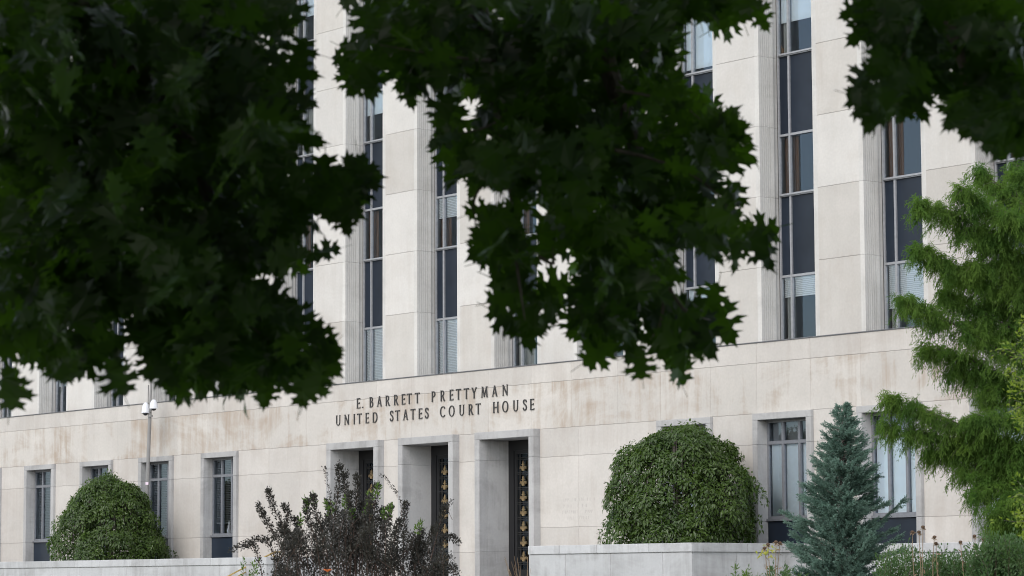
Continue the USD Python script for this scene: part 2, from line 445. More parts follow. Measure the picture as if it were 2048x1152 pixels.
for n in BAYS:
    a, b = XB[n], XB[n] + WO
    a0, b0 = a - .02, b + .02
    mu = [a + .045 + .42, b - .045 - .42]                         # two mullions
    for k in range(5):
        z0, z1 = (ZL + .04 if k == 0 else ZW[k]), ZW[k] + 1.87
        fr = MB()
        fr.box(a0, a + .045, DEP - .05, DEP + .05, z0, z1); fr.box(b - .045, b0, DEP - .05, DEP + .05, z0, z1)
        fr.box(a + .045, b - .045, DEP - .07, DEP + .05, z0, z0 + .09); fr.box(a + .045, b - .045, DEP - .055, DEP + .05, z1 - .07, z1)
        fr.box(a + .045, b - .045, DEP - .11, DEP - .07, z0 + .03, z0 + .06)
        for c in mu:
            fr.box(c - .035, c + .035, DEP - .062, DEP + .048, z0 + .09, z1 - .07)
        w = part(ch, 'window', fr, 'aluminium')
        xs = [a + .045, mu[0] - .035, mu[0] + .035, mu[1] - .035, mu[1] + .035, b - .045]
        zg0, zg1 = z0 + .09, z1 - .07
        for i in range(3):
            j = prng.uniform(-.0022, .0022, 2)
            x_0, x_1 = xs[2 * i], xs[2 * i + 1]
            yb = DEP + .012
            part(w, 'pane', MB().add([[x_0, yb + j[0], zg0], [x_1, yb - j[0], zg0], [x_1, yb - j[0] + j[1], zg1], [x_0, yb + j[0] + j[1], zg1]], [[0, 1, 2], [0, 2, 3]]), 'window_glass')
        c = CONTENT[n, k]
        yi = DEP + .085
        if c in ('blinds', 'blinds_third', 'blinds_most', 'blinds_top', 'brown_blinds'):
            fr_ = {'blinds': 1.0, 'blinds_third': .3, 'blinds_most': .66, 'blinds_top': .4, 'brown_blinds': .38}[c]
            part(w, 'blind', slats(a + .06, b - .06, zg1 - fr_ * (zg1 - zg0), zg1 - .03, yi), 'blind_white')
        if c in ('brown', 'brown_blinds'):
            part(w, 'curtain', drape(a + .05, a + .62, zg0, zg1, yi + .09, 5), 'curtain_brown')
            part(w, 'curtain', drape(b - .62, b - .05, zg0, zg1, yi + .09, 5), 'curtain_brown')
        if c in ('pale', 'pale_left', 'blinds_third', 'blinds_most'):
            part(w, 'curtain', drape(a + .05, a + (.4 if c != 'pale' else .9), zg0, zg1, yi + .09, 4), 'curtain_pale')
        if c in ('shade_half', 'shade_full', 'shade_low'):
            q = {'shade_half': .45, 'shade_full': .93, 'shade_low': .42}[c]
            part(w, 'roller_shade', sheet(a + .06, b - .06, zg1 - q * (zg1 - zg0), zg1, yi), 'shade_white')
            if c == 'shade_half':
                part(w, 'curtain', drape(a + .05, a + .35, zg0, zg1, yi + .09, 4), 'curtain_pale')
        # spandrel above
        s0, s1 = z1, (ZW[k + 1] if k < 4 else ZTOP - .6)
        sf = MB()
        sf.box(a0, a + .045, DEP - .05, DEP + .05, s0, s1); sf.box(b - .045, b0, DEP - .05, DEP + .05, s0, s1)
        for c in mu:
            sf.box(c - .035, c + .035, DEP - .062, DEP + .048, s0, s1)
        sf.box(a + .045, b - .045, DEP + .032, DEP + .05, s0, s1)
        sp = part(ch, 'spandrel', sf, 'aluminium')
        for i in range(3):
            part(sp, 'spandrel_panel', MB().cbox(xs[2 * i], xs[2 * i + 1], DEP - .01, DEP + .03, s0 + .003, s1 - .003, .004), 'spandrel_blue')

# ---- ground storey
DOORS, BLANK = (0, 1, 2), (-1, 3)
gw = MB()
gw.box(XL, XR, YG + .032, .5, 4.9, ZL - .02)                     # band above the openings


def half(n):
    return 1.53 if n in DOORS else 1.21


edges = []                                                        # solid stretches between openings
openings = [n for n in BAYS if n not in BLANK]
xprev = XL
for n in openings:
    edges.append((xprev, cx(n) - half(n), n)); xprev = cx(n) + half(n)
edges.append((xprev, XR, 99))
for x0, x1, n in edges:
    gw.box(x0, x1, YG + .032, .9, GZ, 4.9)
wall = part(ch, 'ground_storey_wall', gw, 'joint_mortar')
g = .0042
for (z0, z1, mm) in ((6.41, ZL, 'limestone_lower'), (4.935, 6.41, 'limestone_stained')):
    cuts = sorted([XL, XR] + [XB[n] for n in BAYS] + [XB[n] + WO for n in BAYS])
    for xa, xb in zip(cuts[:-1], cuts[1:]):
        part(wall, 'limestone_panel', MB().cbox(xa + g * .6, xb - g * .6, YG + prng.uniform(0, .003), YG + .034, z0 + g, z1 - g, .006), mm)
for x0, x1, n in edges:
    nseg = max(1, round((x1 - x0) / 1.95))
    xs = np.linspace(x0, x1, nseg + 1)
    zs = [GZ, .1, 1.07, 4.03, 4.935] if (n in DOORS[1:]) else [GZ, .1, 1.8, 4.03, 4.935]
    for xa, xb in zip(xs[:-1], xs[1:]):
        for za, zb in zip(zs[:-1], zs[1:]):
            part(wall, 'limestone_panel', MB().cbox(xa + g * .5, xb - g * .5, YG + prng.uniform(0, .003), YG + .034, za + g * .8, zb - g * .8, .006), 'limestone_lower')
fl = MB(); fl.box(XL - .02, XR + .02, YG - .022, .02, ZL + .002, ZL + .03)
part(ch, 'ledge_flashing', fl, 'lead_flashing')

for n in openings:
    c = cx(n)
    if n in DOORS:
        su = MB().cbox(c - 1.53, c + 1.53, YD, .75, 4.71, 4.95, .012)
        s = part(ch, 'door_surround', su, 'granite_grey')
        for sx in (-1, 1):
            for za, zb in ((GZ, 1.08), (1.08, 4.05), (4.05, 4.71)):
                xa, xb = sorted((c + sx * 1.53, c + sx * 1.27))
                part(s, 'granite_block', MB().cbox(xa, xb, YD + .002, -.19, za + .004, zb - .004, .012), 'granite_grey')
                xa, xb = sorted((c + sx * 1.5, c + sx * 1.268))
                part(s, 'reveal_block', MB().box(xa, xb, -.186, .76, za + .003, zb - .003), 'granite_grey')
    else:
        su = MB().cbox(c - 1.21, c + 1.21, YW, .30, 4.74, 4.93, .010)
        s = part(ch, 'window_surround', su, 'granite_grey')
        for sx in (-1, 1):
            xa, xb = sorted((c + sx * 1.21, c + sx * 1.0))
            for za, zb in ((GZ, 1.8), (1.8, 4.03), (4.03, 4.74)):
                part(s, 'granite_block', MB().cbox(xa, xb, YW + .002, .25, za + .004, zb - .004, .010), 'granite_grey')
        # window: three lights under a transom, dark panel below the sill
        y = .08
        a, b, z0, z1 = c - 1.0, c + 1.0, 1.86, 4.74
        fr = MB()
        fr.box(a, a + .07, y - .05, y + .06, z0, z1); fr.box(b - .07, b, y - .05, y + .06, z0, z1)
        fr.box(a + .07, b - .07, y - .05, y + .06, z1 - .08, z1); fr.box(a + .07, b - .07, y - .05, y + .06, z0, z0 + .09)
        fr.box(a + .07, b - .07, y - .055, y + .055, 4.03, 4.13)
        fr.box(a, b, y - .12, y - .052, z0 - .05, z0 + .02)
        mus = (c - .34, c + .34)
        for q in mus:
            fr.box(q - .045, q + .045, y - .06, y + .05, z0 + .09, 4.03); fr.box(q - .045, q + .045, y - .06, y + .05, 4.13, z1 - .08)
        w = part(ch, 'window', fr, 'dark_aluminium')
        xs = [a + .07, mus[0] - .045, mus[0] + .045, mus[1] - .045, mus[1] + .045, b - .07]
        for i in range(3):
            for za, zb in ((z0 + .09, 4.03), (4.13, z1 - .08)):
                part(w, 'pane', MB().add([[xs[2 * i], y, za], [xs[2 * i + 1], y, za], [xs[2 * i + 1], y, zb], [xs[2 * i], y, zb]], [[0, 1, 2], [0, 2, 3]]), 'window_glass')
        if n >= 4:
            part(w, 'roller_shade', sheet(a + .08, b - .08, z0 + .05, 4.06, y + .075), 'shade_white')
            part(w, 'inner_screen', sheet(a + .08, b - .08, 4.1, z1, y + .14), 'blind_grey')
        else:
            part(w, 'blind', slats(a + .08, b - .08, z0 + (.1 if n < -2 else .5), z1 - .1, y + .12, .065, .03), 'blind_grey')
        part(ch, 'sill_panel', MB().cbox(a + .002, b - .002, y - .06, y + .1, GZ, 1.80, .01), 'spandrel_blue')
    core2 = MB()
    core2.box(c - 1.5, c + 1.5, 1.9, 2.0, GZ, 4.9)
    part(ch, 'room_backing', core2, 'interior_dark')


# bronze doors with gilt ornaments
def ornament():
    """a stylised bud on a stem between two curled leaves"""
    s = [Point(0, .085).buffer(.03), affinity.scale(Point(0, .05).buffer(.036), 1.0, 1.6),
         Polygon([(-.03, .10), (.03, .10), (.0, .175)]), sbox(-.075, .035, .075, .055), sbox(-.026, -.16, .026, .05), sbox(-.055, -.165, .055, -.14)]
    for sx in (-1, 1):
        arc = [(sx * (.03 + .055 * (1 - math.cos(t)) * 1.4), -.15 + .13 * math.sin(t * .9)) for t in np.linspace(0, 2.0, 12)]
        s.append(LineString(arc).buffer(.015))
        s.append(LineString([arc[-1], (sx * .150, -.065), (sx * .158, -.085)]).buffer(.014))
        s.append(LineString([(sx * .03, -.14), (sx * .075, -.10), (sx * .085, -.02)]).buffer(.014))
    return unary_union(s).simplify(.002)


ORN = ornament()
YDOOR = .70
for n in DOORS:
    c = cx(n)
    fr = MB()
    fr.box(c - 1.27, c - 1.0, YDOOR, YDOOR + .12, GZ, 4.71); fr.box(c + 1.0, c + 1.27, YDOOR, YDOOR + .12, GZ, 4.71)
    fr.box(c - 1.0, c + 1.0, YDOOR, YDOOR + .12, 4.38, 4.71)
    d = part(ch, 'bronze_door', fr, 'bronze_dark')
    for s in (-1, 1):
        lc = c + s * .49
        lf = MB(); x0, x1 = lc - .49, lc + .49
        lf.box(x0, x0 + .12, YDOOR + .02, YDOOR + .1, .1, 4.38); lf.box(x1 - .12, x1, YDOOR + .02, YDOOR + .1, .1, 4.38)
        lf.box(x0 + .12, x1 - .12, YDOOR + .02, YDOOR + .1, 4.26, 4.38); lf.box(x0 + .12, x1 - .12, YDOOR + .02, YDOOR + .1, .1, .5)
        part(d, 'door_leaf', lf, 'bronze_dark')
        gr = MB()
        for dx in (-.34, -.25, -.20, .20, .25, .34):
            gr.box(lc + dx - .008, lc + dx + .008, YDOOR + .03, YDOOR + .055, .5, 4.26)
        for k in range(9):
            z = 4.13 - .487 * k
            if z > .5:
                gr.box(lc - .365, lc + .365, YDOOR + .026, YDOOR + .05, z - .012, z + .012); gr.box(lc - .365, lc + .365, YDOOR + .028, YDOOR + .05, z - .06, z - .045)
        part(d, 'grille', gr, 'bronze_bar')
        part(d, 'pane', MB().box(lc - .37, lc + .37, YDOOR + .07, YDOOR + .08, .5, 4.26), 'window_glass')
        for k in range(7):
            part(d, 'gilt_ornament', extrude_xz(affinity.translate(affinity.scale(ORN, .92, .95, origin=(0, 0)), lc, 3.86 - .49 * k), YDOOR - .03, YDOOR + .022), 'gilt')

# ---- inscription over the doors
T_, t_ = .125, .075                                              # thick and thin stroke


def seg(p, q, w):
    return LineString([p, q]).buffer(w / 2, cap_style=2, join_style=2)


def serif(x, z, w=.10):
    return sbox(x - w, z - .02 if z > .5 else z, x + w, z if z > .5 else z + .02 + .02)


def ring(cx_, rx, a0=0, a1=360, w=None):
    pts_o, pts_i = [], []
    for d in np.linspace(a0, a1, 40):
        r = math.radians(d)
        th = t_ + (T_ - t_) * abs(math.cos(r))
        pts_o.append((cx_ + rx * math.cos(r), .5 + .52 * math.sin(r)))
        pts_i.append((cx_ + (rx - th) * math.cos(r), .5 + (.52 - t_) * math.sin(r)))
    return Polygon(pts_o + pts_i[::-1]).buffer(0)


def bowl(x, z0, z1, rx):
    zc, rz = (z0 + z1) / 2, (z1 - z0) / 2
    o = [(x, z1)] + [(x + rx * .35 + rx * .65 * math.sin(t), zc + rz * math.cos(t)) for t in np.linspace(0, math.pi, 16)] + [(x, z0)]
    i = [(x, z1 - t_)] + [(x + rx * .35 + (rx * .65 - T_) * math.sin(t), zc + (rz - t_) * math.cos(t)) for t in np.linspace(0, math.pi, 16)] + [(x, z0 + t_)]
    return Polygon(o).difference(Polygon(i))


def glyph(ch_):
    V = lambda x, z0=0, z1=1: sbox(x - T_ / 2, z0, x + T_ / 2, z1)
    S = lambda *a: unary_union([sbox(x - .105, z, x + .105, z + .035) if z < .5 else sbox(x - .105, z - .035, x + .105, z) for x, z in a])
    if ch_ == 'I': return unary_union([V(.11), S((.11, 0), (.11, 1))])
    if ch_ == 'E': return unary_union([V(.11), S((.11, 0), (.11, 1)), sbox(.1, 0, .56, t_), sbox(.1, 1 - t_, .54, 1), sbox(.1, .47, .48, .47 + t_), sbox(.52, 0, .56, .15), sbox(.5, .86, .54, 1), sbox(.45, .42, .48, .60)])
    if ch_ == 'T': return unary_union([V(.36), S((.36, 0)), sbox(0, 1 - t_, .72, 1), sbox(0, .86, .04, 1), sbox(.68, .86, .72, 1)])
    if ch_ == 'H': return unary_union([V(.11), V(.69), S((.11, 0), (.11, 1), (.69, 0), (.69, 1)), sbox(.1, .47, .7, .47 + t_)])
    if ch_ == 'D': return unary_union([V(.11), S((.11, 0), (.11, 1)), bowl(.1, 0, 1, .66)])
    if ch_ == 'P': return unary_union([V(.11), S((.11, 0), (.11, 1)), bowl(.1, .45, 1, .46)])
    if ch_ == 'R': return unary_union([V(.11), S((.11, 0), (.11, 1), (.60, 0)), bowl(.1, .47, 1, .45), seg((.30, .50), (.58, 0), T_)])
    if ch_ == 'B': return unary_union([V(.11), S((.11, 0), (.11, 1)), bowl(.1, .49, 1, .41), bowl(.1, 0, .56, .48)])
    if ch_ == 'U': return unary_union([sbox(.05, .3, .05 + T_, 1), S((.11, 1), (.62, 1)), sbox(.62 - t_ / 2, .3, .62 + t_ / 2, 1),
                                       ring(.355, .305, 180, 360).intersection(sbox(-1, -1, 2, .5)) if False else Polygon([(.05, .32)] + [(.355 - .305 * math.cos(t), .32 - .34 * math.sin(t)) for t in np.linspace(0, math.pi, 20)] + [(.355 + .23 * math.cos(t), .32 - .255 * math.sin(t)) for t in np.linspace(0, math.pi, 20)] + [(.175, .32)]).buffer(0)])
    if ch_ == 'N': return unary_union([sbox(.08, 0, .08 + t_, 1), sbox(.66, 0, .66 + t_, 1), seg((.09, 1), (.70, 0), T_), S((.11, 0), (.08, 1), (.69, 1))]).intersection(sbox(-.1, 0, 1, 1))
    if ch_ == 'M': return unary_union([seg((.10, 0), (.19, 1), t_), seg((.19, 1), (.47, .05), T_), seg((.47, .05), (.76, 1), t_), seg((.76, 1), (.85, 0), T_), S((.10, 0), (.85, 0), (.15, 1), (.80, 1))]).intersection(sbox(-.2, 0, 1.2, 1))
    if ch_ == 'A': return unary_union([seg((.07, 0), (.35, 1), t_), seg((.35, 1), (.64, 0), T_), sbox(.18, .30, .54, .30 + t_), S((.07, 0), (.64, 0))]).intersection(sbox(-.2, 0, 1.2, 1.02))
    if ch_ == 'Y': return unary_union([sbox(.36 - T_ / 2, 0, .36 + T_ / 2, .48), seg((.07, 1), (.37, .42), T_), seg((.66, 1), (.36, .42), t_), S((.36, 0), (.07, 1), (.66, 1))]).intersection(sbox(-.2, 0, 1.2, 1))
    if ch_ == 'O': return ring(.42, .42, 0, 180).union(ring(.42, .42, 180, 360))
    if ch_ == 'C': return unary_union([ring(.42, .42, 42, 318), sbox(.66, .74, .71, .90)])
    if ch_ == 'S':
        p = [(.47, .80), (.42, .92), (.28, .965), (.13, .92), (.075, .78), (.13, .64), (.27, .54), (.42, .44), (.49, .27), (.44, .11), (.28, .035), (.13, .06), (.055, .2)]
        return unary_union([LineString(p).buffer(.055, join_style=1), sbox(.44, .72, .48, .92), sbox(.04, .08, .08, .28)])
    if ch_ == '.': return Point(.08, .07).buffer(.075)


def lettering(text, lefts, z0, z1):
    """each letter stands where the front carries it; lefts: its left edge in the 4.876 times enlarged strip of the photograph"""
    for c_, xl in zip(text.replace(' ', ''), lefts):
        x = at_y(660 + xl * .20508, 810, YG)[0]
        gph = glyph(c_)
        hgt = z1 - z0
        s = affinity.scale(gph, hgt * 1.02, hgt, origin=(0, 0))
        s = affinity.translate(s, x - s.bounds[0], z0)
        part(ch, 'letter', extrude_xz(s.simplify(.002), YG - .03, YG + .004), 'letter_bronze')


lettering('E. BARRETT PRETTYMAN', [265, 318, 390, 462, 546, 628, 703, 754, 833, 995, 1081, 1170, 1233, 1310, 1383, 1478, 1583, 1683], 6.105, 6.46)
lettering('UNITED STATES COURT HOUSE', [63, 142, 234, 270, 350, 420, 588, 640, 716, 790, 868, 930, 1078, 1163, 1265, 1355, 1425, 1594, 1684, 1790, 1885, 1955], 5.57, 5.925)
wi = MB()                                                         # worn shallow lines of a text no longer legible
wr = np.random.default_rng(3)
for row, (xa, xb) in enumerate(((12.25, 13.75), (12.25, 13.35), (12.2, 13.65), (12.45, 13.6))):
    x = xa
    while x < xb:
        wd = wr.uniform(.05, .10)
        zz = 2.60 - .19 * row
        if wr.random() < .72:
            wi.box(x, x + .016, YG - .002, YG + .006, zz, zz + .10)
            if wr.random() < .6:
                wi.box(x + .016, x + wd * .7, YG - .002, YG + .006, zz + wr.choice([0, .045, .085]), zz + .10 - wr.choice([0, .0]) if wr.random() < .15 else zz + .10)
        x += wd + .03
part(ch, 'worn_inscription', wi, 'worn_stone')

# ------------------------------------------------------------------ small things on window sills
fx = at_y(458, 1056, .16)
fz = 1.955
fig = thing('figurine', 'small pale rabbit figurine on the sill of the ground floor window nearest the doors', 'figurine', loc=(fx[0], .165, fz))
pr = np.array([(0, 0), (.07, 0), (.085, .06), (.08, .14), (.05, .20), (.055, .25), (.045, .30), (0, .32)])
part(fig, 'body', MB().tm(trimesh.creation.revolve(pr, sections=14)), 'white_enamel', smooth=40)
for sx in (-.022, .022):
    part(fig, 'ear', MB().tube([[sx, 0, .30], [sx * 1.5, 0, .38], [sx * 1.7, 0, .45]], [.018, .02, .006], 7), 'white_enamel', smooth=40)
principled('cardboard', (0.30, 0.19, 0.11), 0.9)
bx = at_y(1560, 100, .98)
cb = thing('cardboard_box', 'open brown cardboard box on an upper sill behind the narrow left pane', 'box', loc=(bx[0], 1.02, ZW[2] + .10))
m_ = MB(); m_.box(-.17, .17, -.10, -.09, 0, .2); m_.box(-.17, .17, .09, .10, 0, .2); m_.box(-.17, -.16, -.09, .09, 0, .2); m_.box(.16, .17, -.09, .09, 0, .2); m_.box(-.16, .16, -.09, .09, 0, .01)
part(cb, 'carton', m_, 'cardboard')
part(cb, 'flap', MB().add([[-.17, -.105, .2], [.17, -.105, .2], [.17, -.13, .27], [-.17, -.13, .27]], [[0, 1, 2], [0, 2, 3]]), 'cardboard')

# ------------------------------------------------------------------ entrance terrace, steps, planters
XP0, XP1, YPL = 16.4, 23.45, -5.0                                 # right planter
XLP0, XLP1 = -30.0, 2.6                                           # left planter
tr = MB(); tr.box(XLP1 + .01, XP0 - .01, -2.4, YG + .02, GZ, .06)
for k in range(9):
    tr.box(XLP1 + .01, XP0 - .01, -2.4 - .36 * (k + 1), -2.4 - .36 * k + .001, GZ, .06 - .17 * (k + 1))
solo('entrance_steps', tr, 'concrete', 'broad pale stone steps rising between the planters to the doors', 'steps', 'structure')


def planter(label, x0, x1, y0, y1, top, sides):
    t = thing('planter_wall', label, 'planter wall', 'granite planter walls')
    cr = MB()
    cr.box(x0 + .02, x1 - .02, y0 + .02, y0 + .36, GZ, top - .02)
    for s in sides:
        xa, xb = (x1 - .36, x1 - .02) if s > 0 else (x0 + .02, x0 + .36)
        cr.box(xa, xb, y0 + .36, y1, GZ, top - .02)
    part(t, 'wall_core', cr, 'joint_mortar')
    pr_ = np.random.default_rng(int(abs(x0) * 10) + 1)
    rows = [(GZ, top - .62 - .55), (top - .62 - .55, top - .25), (top - .25, top)]
    for r_i, (za, zb) in enumerate(rows):
        cap = r_i == 2
        pj = .035 if cap else 0.0
        x = x1; first = True
        while x > x0 + .05:
            w_ = 1.95 * pr_.uniform(.8, 1.15) if not first else (1.2 if r_i == 1 else 1.75)
            first = False
            xa = max(x0, x - w_)
            if xa - x0 < .5: xa = x0
            part(t, 'coping_slab' if cap else 'granite_block', MB().cbox(xa - (pj if xa == x0 else 0) + .006, x + (pj if x == x1 else 0) - .006, y0 - pj, y0 + (.42 if cap else .022), za + .006, zb - (.0 if cap else .006), .012), 'planter_granite')
            x = xa
        for s in sides:
            y = y0 + (.42 if cap else .022); first = True
            while y < y1 - .05:
                yb = min(y1, y + 1.7 * pr_.uniform(.7, 1.1))
                m = MB()
                if s > 0: m.box(x1 - (.42 if cap else .022), x1 + pj, y + .006, yb - .006, za + .006, zb - (0 if cap else .006))
                else: m.box(x0 - pj, x0 + (.42 if cap else .022), y + .006, yb - .006, za + .006, zb - (0 if cap else .006))
                part(t, 'coping_slab' if cap else 'granite_block', m, 'planter_granite')
                y = yb
    so = MB(); so.box(x0 + .37, x1 - .37, y0 + .37, y1, GZ, top - .22)
    part(t, 'soil_fill', so, 'soil')
    return t


planter('pale granite planter wall under the right weeping tree, its corner turning back', XP0, XP1, YPL, YG - .01, 1.13, (1, -1))
planter('long low granite planter wall under the left weeping tree', XLP0, XLP1, YPL, YG - .01, 0.955, (1,))
planter('short low pale wall showing between bushes beneath the bare cypress side', 27.6, 48.0, -4.0, YG - .01, 1.02, (-1,))

# brass handrails on the steps
for (xr_, lab) in ((3.05, 'slim brass handrail climbing the steps beside the left planter wall'),):
    t = thing('handrail', lab, 'handrail')
    pA, pB = at_y(480, 1140, -5.3), at_y(549, 1104, -3.4)
    xr_ = (pA[0] + pB[0]) / 2
    A, B = np.array([pA[0], -5.3, pA[2]]), np.array([pB[0], -3.4, pB[2]])
    d = (B - A)
    part(t, 'top_rail', MB().tube([A - d * .35, A, B, B + np.array([0, .35, 0])], .028, 8), 'brass_rail', smooth=40)
    lo = np.array([0, 0, -.17])
    part(t, 'lower_rail', MB().tube([A - d * .35 + lo, A + lo, B + lo], .022, 8), 'brass_rail', smooth=40)
    for q in (-.3, .25, .98):
        e = A + d * q
        part(t, 'post', MB().tube([[e[0], e[1], GZ], [e[0], e[1], e[2] - .028]], .026, 8), 'brass_rail', smooth=40)

# camera pole
t = thing('camera_pole', 'slender grey pole with two white dome cameras behind the left weeping tree', 'camera pole')
b0, t0 = at_y(294, 985, -1.0), at_y(302, 770, -1.0)
ax = t0 - b0
foot = b0 + ax * ((.6 - b0[2]) / ax[2])
part(t, 'pole', MB().tube([foot, b0, b0 + ax * .75], [.075, .072, .066], 14), 'pole_grey', smooth=40)
part(t, 'mast', MB().tube([b0 + ax * .72, b0 + ax * 1.05], [.05, .045], 10), 'pole_grey', smooth=40)
part(t, 'antenna', MB().tube([at_y(296, 812, -1.0), at_y(297, 770, -1.0)], .022, 8), 'pole_grey', smooth=40)
cl_ = at_y(300.5, 832, -1.0)
part(t, 'clamp_ring', MB().tube([cl_ - [0, 0, .04], cl_ + [0, 0, .04]], .095, 14), 'pole_grey', smooth=40)


def dome_camera(px, py, s, lean, tall=1.0):
    o = at_y(px, py, -1.15)
    pr = [(0.0, .62), (.10, .60), (.20, .52), (.27, .40), (.31, .22), (.33, .02), (.33, 0), (.29, 0), (0, 0.0)]
    hd = trimesh.creation.revolve(np.array(pr[::-1]) * s, sections=22)
    R = trimesh.transformations.rotation_matrix(lean, [0.62, 0.78, 0]); hd.apply_scale([1, 1, tall]); hd.apply_transform(R)
    hd.apply_translation(o)
    hs = part(t, 'camera_housing', MB().tm(hd), 'white_enamel', smooth=35)
    dm = trimesh.creation.icosphere(2, .2 * s); dm.apply_scale([1, 1, .8]); dm.apply_translation(o + [0, 0, -.01])
    part(hs, 'lens_dome', MB().tm(dm), 'lens_black', smooth=True)
    arm = o + np.array([0, 0, .35 * s])
    part(t, 'bracket', MB().tube([arm, [cl_[0], cl_[1], cl_[2] + .12]], .03, 8), 'pole_grey')


dome_camera(291, 827, .46, -.2, 1.55)
dome_camera(307.5, 817, .48, .05, 1.15)
sx_ = at_y(296.2, 967, -1.12)
part(t, 'sticker', MB().box(sx_[0] - .09, sx_[0] + .09, sx_[1] - .06, sx_[1] - .04, sx_[2] - .05, sx_[2] + .05), 'pink_sticker')


# ------------------------------------------------------------------ plants
def frames(dirs, normals):
    """rotation matrices whose columns are (side, along, normal)"""
    d = dirs / np.maximum(np.linalg.norm(dirs, axis=1, keepdims=True), 1e-9)
    s = np.cross(d, normals); s /= np.maximum(np.linalg.norm(s, axis=1, keepdims=True), 1e-9)
    n = np.cross(s, d)
    return np.stack([s, d, n], -1)


def scatter(tv, tf, pos, R, scale):
    """copies of a small template, joined: template y runs along the leaf"""
    tv, tf = np.asarray(tv, float), np.asarray(tf, int)
    scale = np.broadcast_to(np.asarray(scale, float).reshape(len(pos), -1), (len(pos), 3))
    v = np.einsum('nij,nkj->nki', R, tv[None] * scale[:, None, :]) + pos[:, None]
    f = tf[None] + (np.arange(len(pos)) * len(tv))[:, None, None]
    return v.reshape(-1, 3), f.reshape(-1, 3)


DIAMOND = ([[0, 0, 0], [.5, .45, .04], [0, 1, 0], [-.5, .45, .04]], [[0, 1, 2], [0, 2, 3]])
BLADE = ([[-.5, 0, 0], [.5, 0, 0], [.35, .6, .03], [-.35, .6, .03], [0, 1, 0]], [[0, 1, 2], [0, 2, 3], [3, 2, 4]])
LEAF = ([[0, 0, 0], [.42, .3, .10], [.40, .62, .08], [0, 1, -.08], [-.40, .62, .08], [-.42, .3, .10], [0, .5, 0]],
        [[0, 1, 6], [1, 2, 6], [2, 3, 6], [3, 4, 6], [4, 5, 6], [5, 0, 6]])


def unit(n, r=rng):
    v = r.normal(size=(n, 3)); return v / np.linalg.norm(v, axis=1, keepdims=True)


def curve(pts, n):
    pts = np.asarray(pts, float)
    t = np.linspace(0, len(pts) - 1, n)
    from scipy.interpolate import PchipInterpolator
    return PchipInterpolator(np.arange(len(pts)), pts)(t)


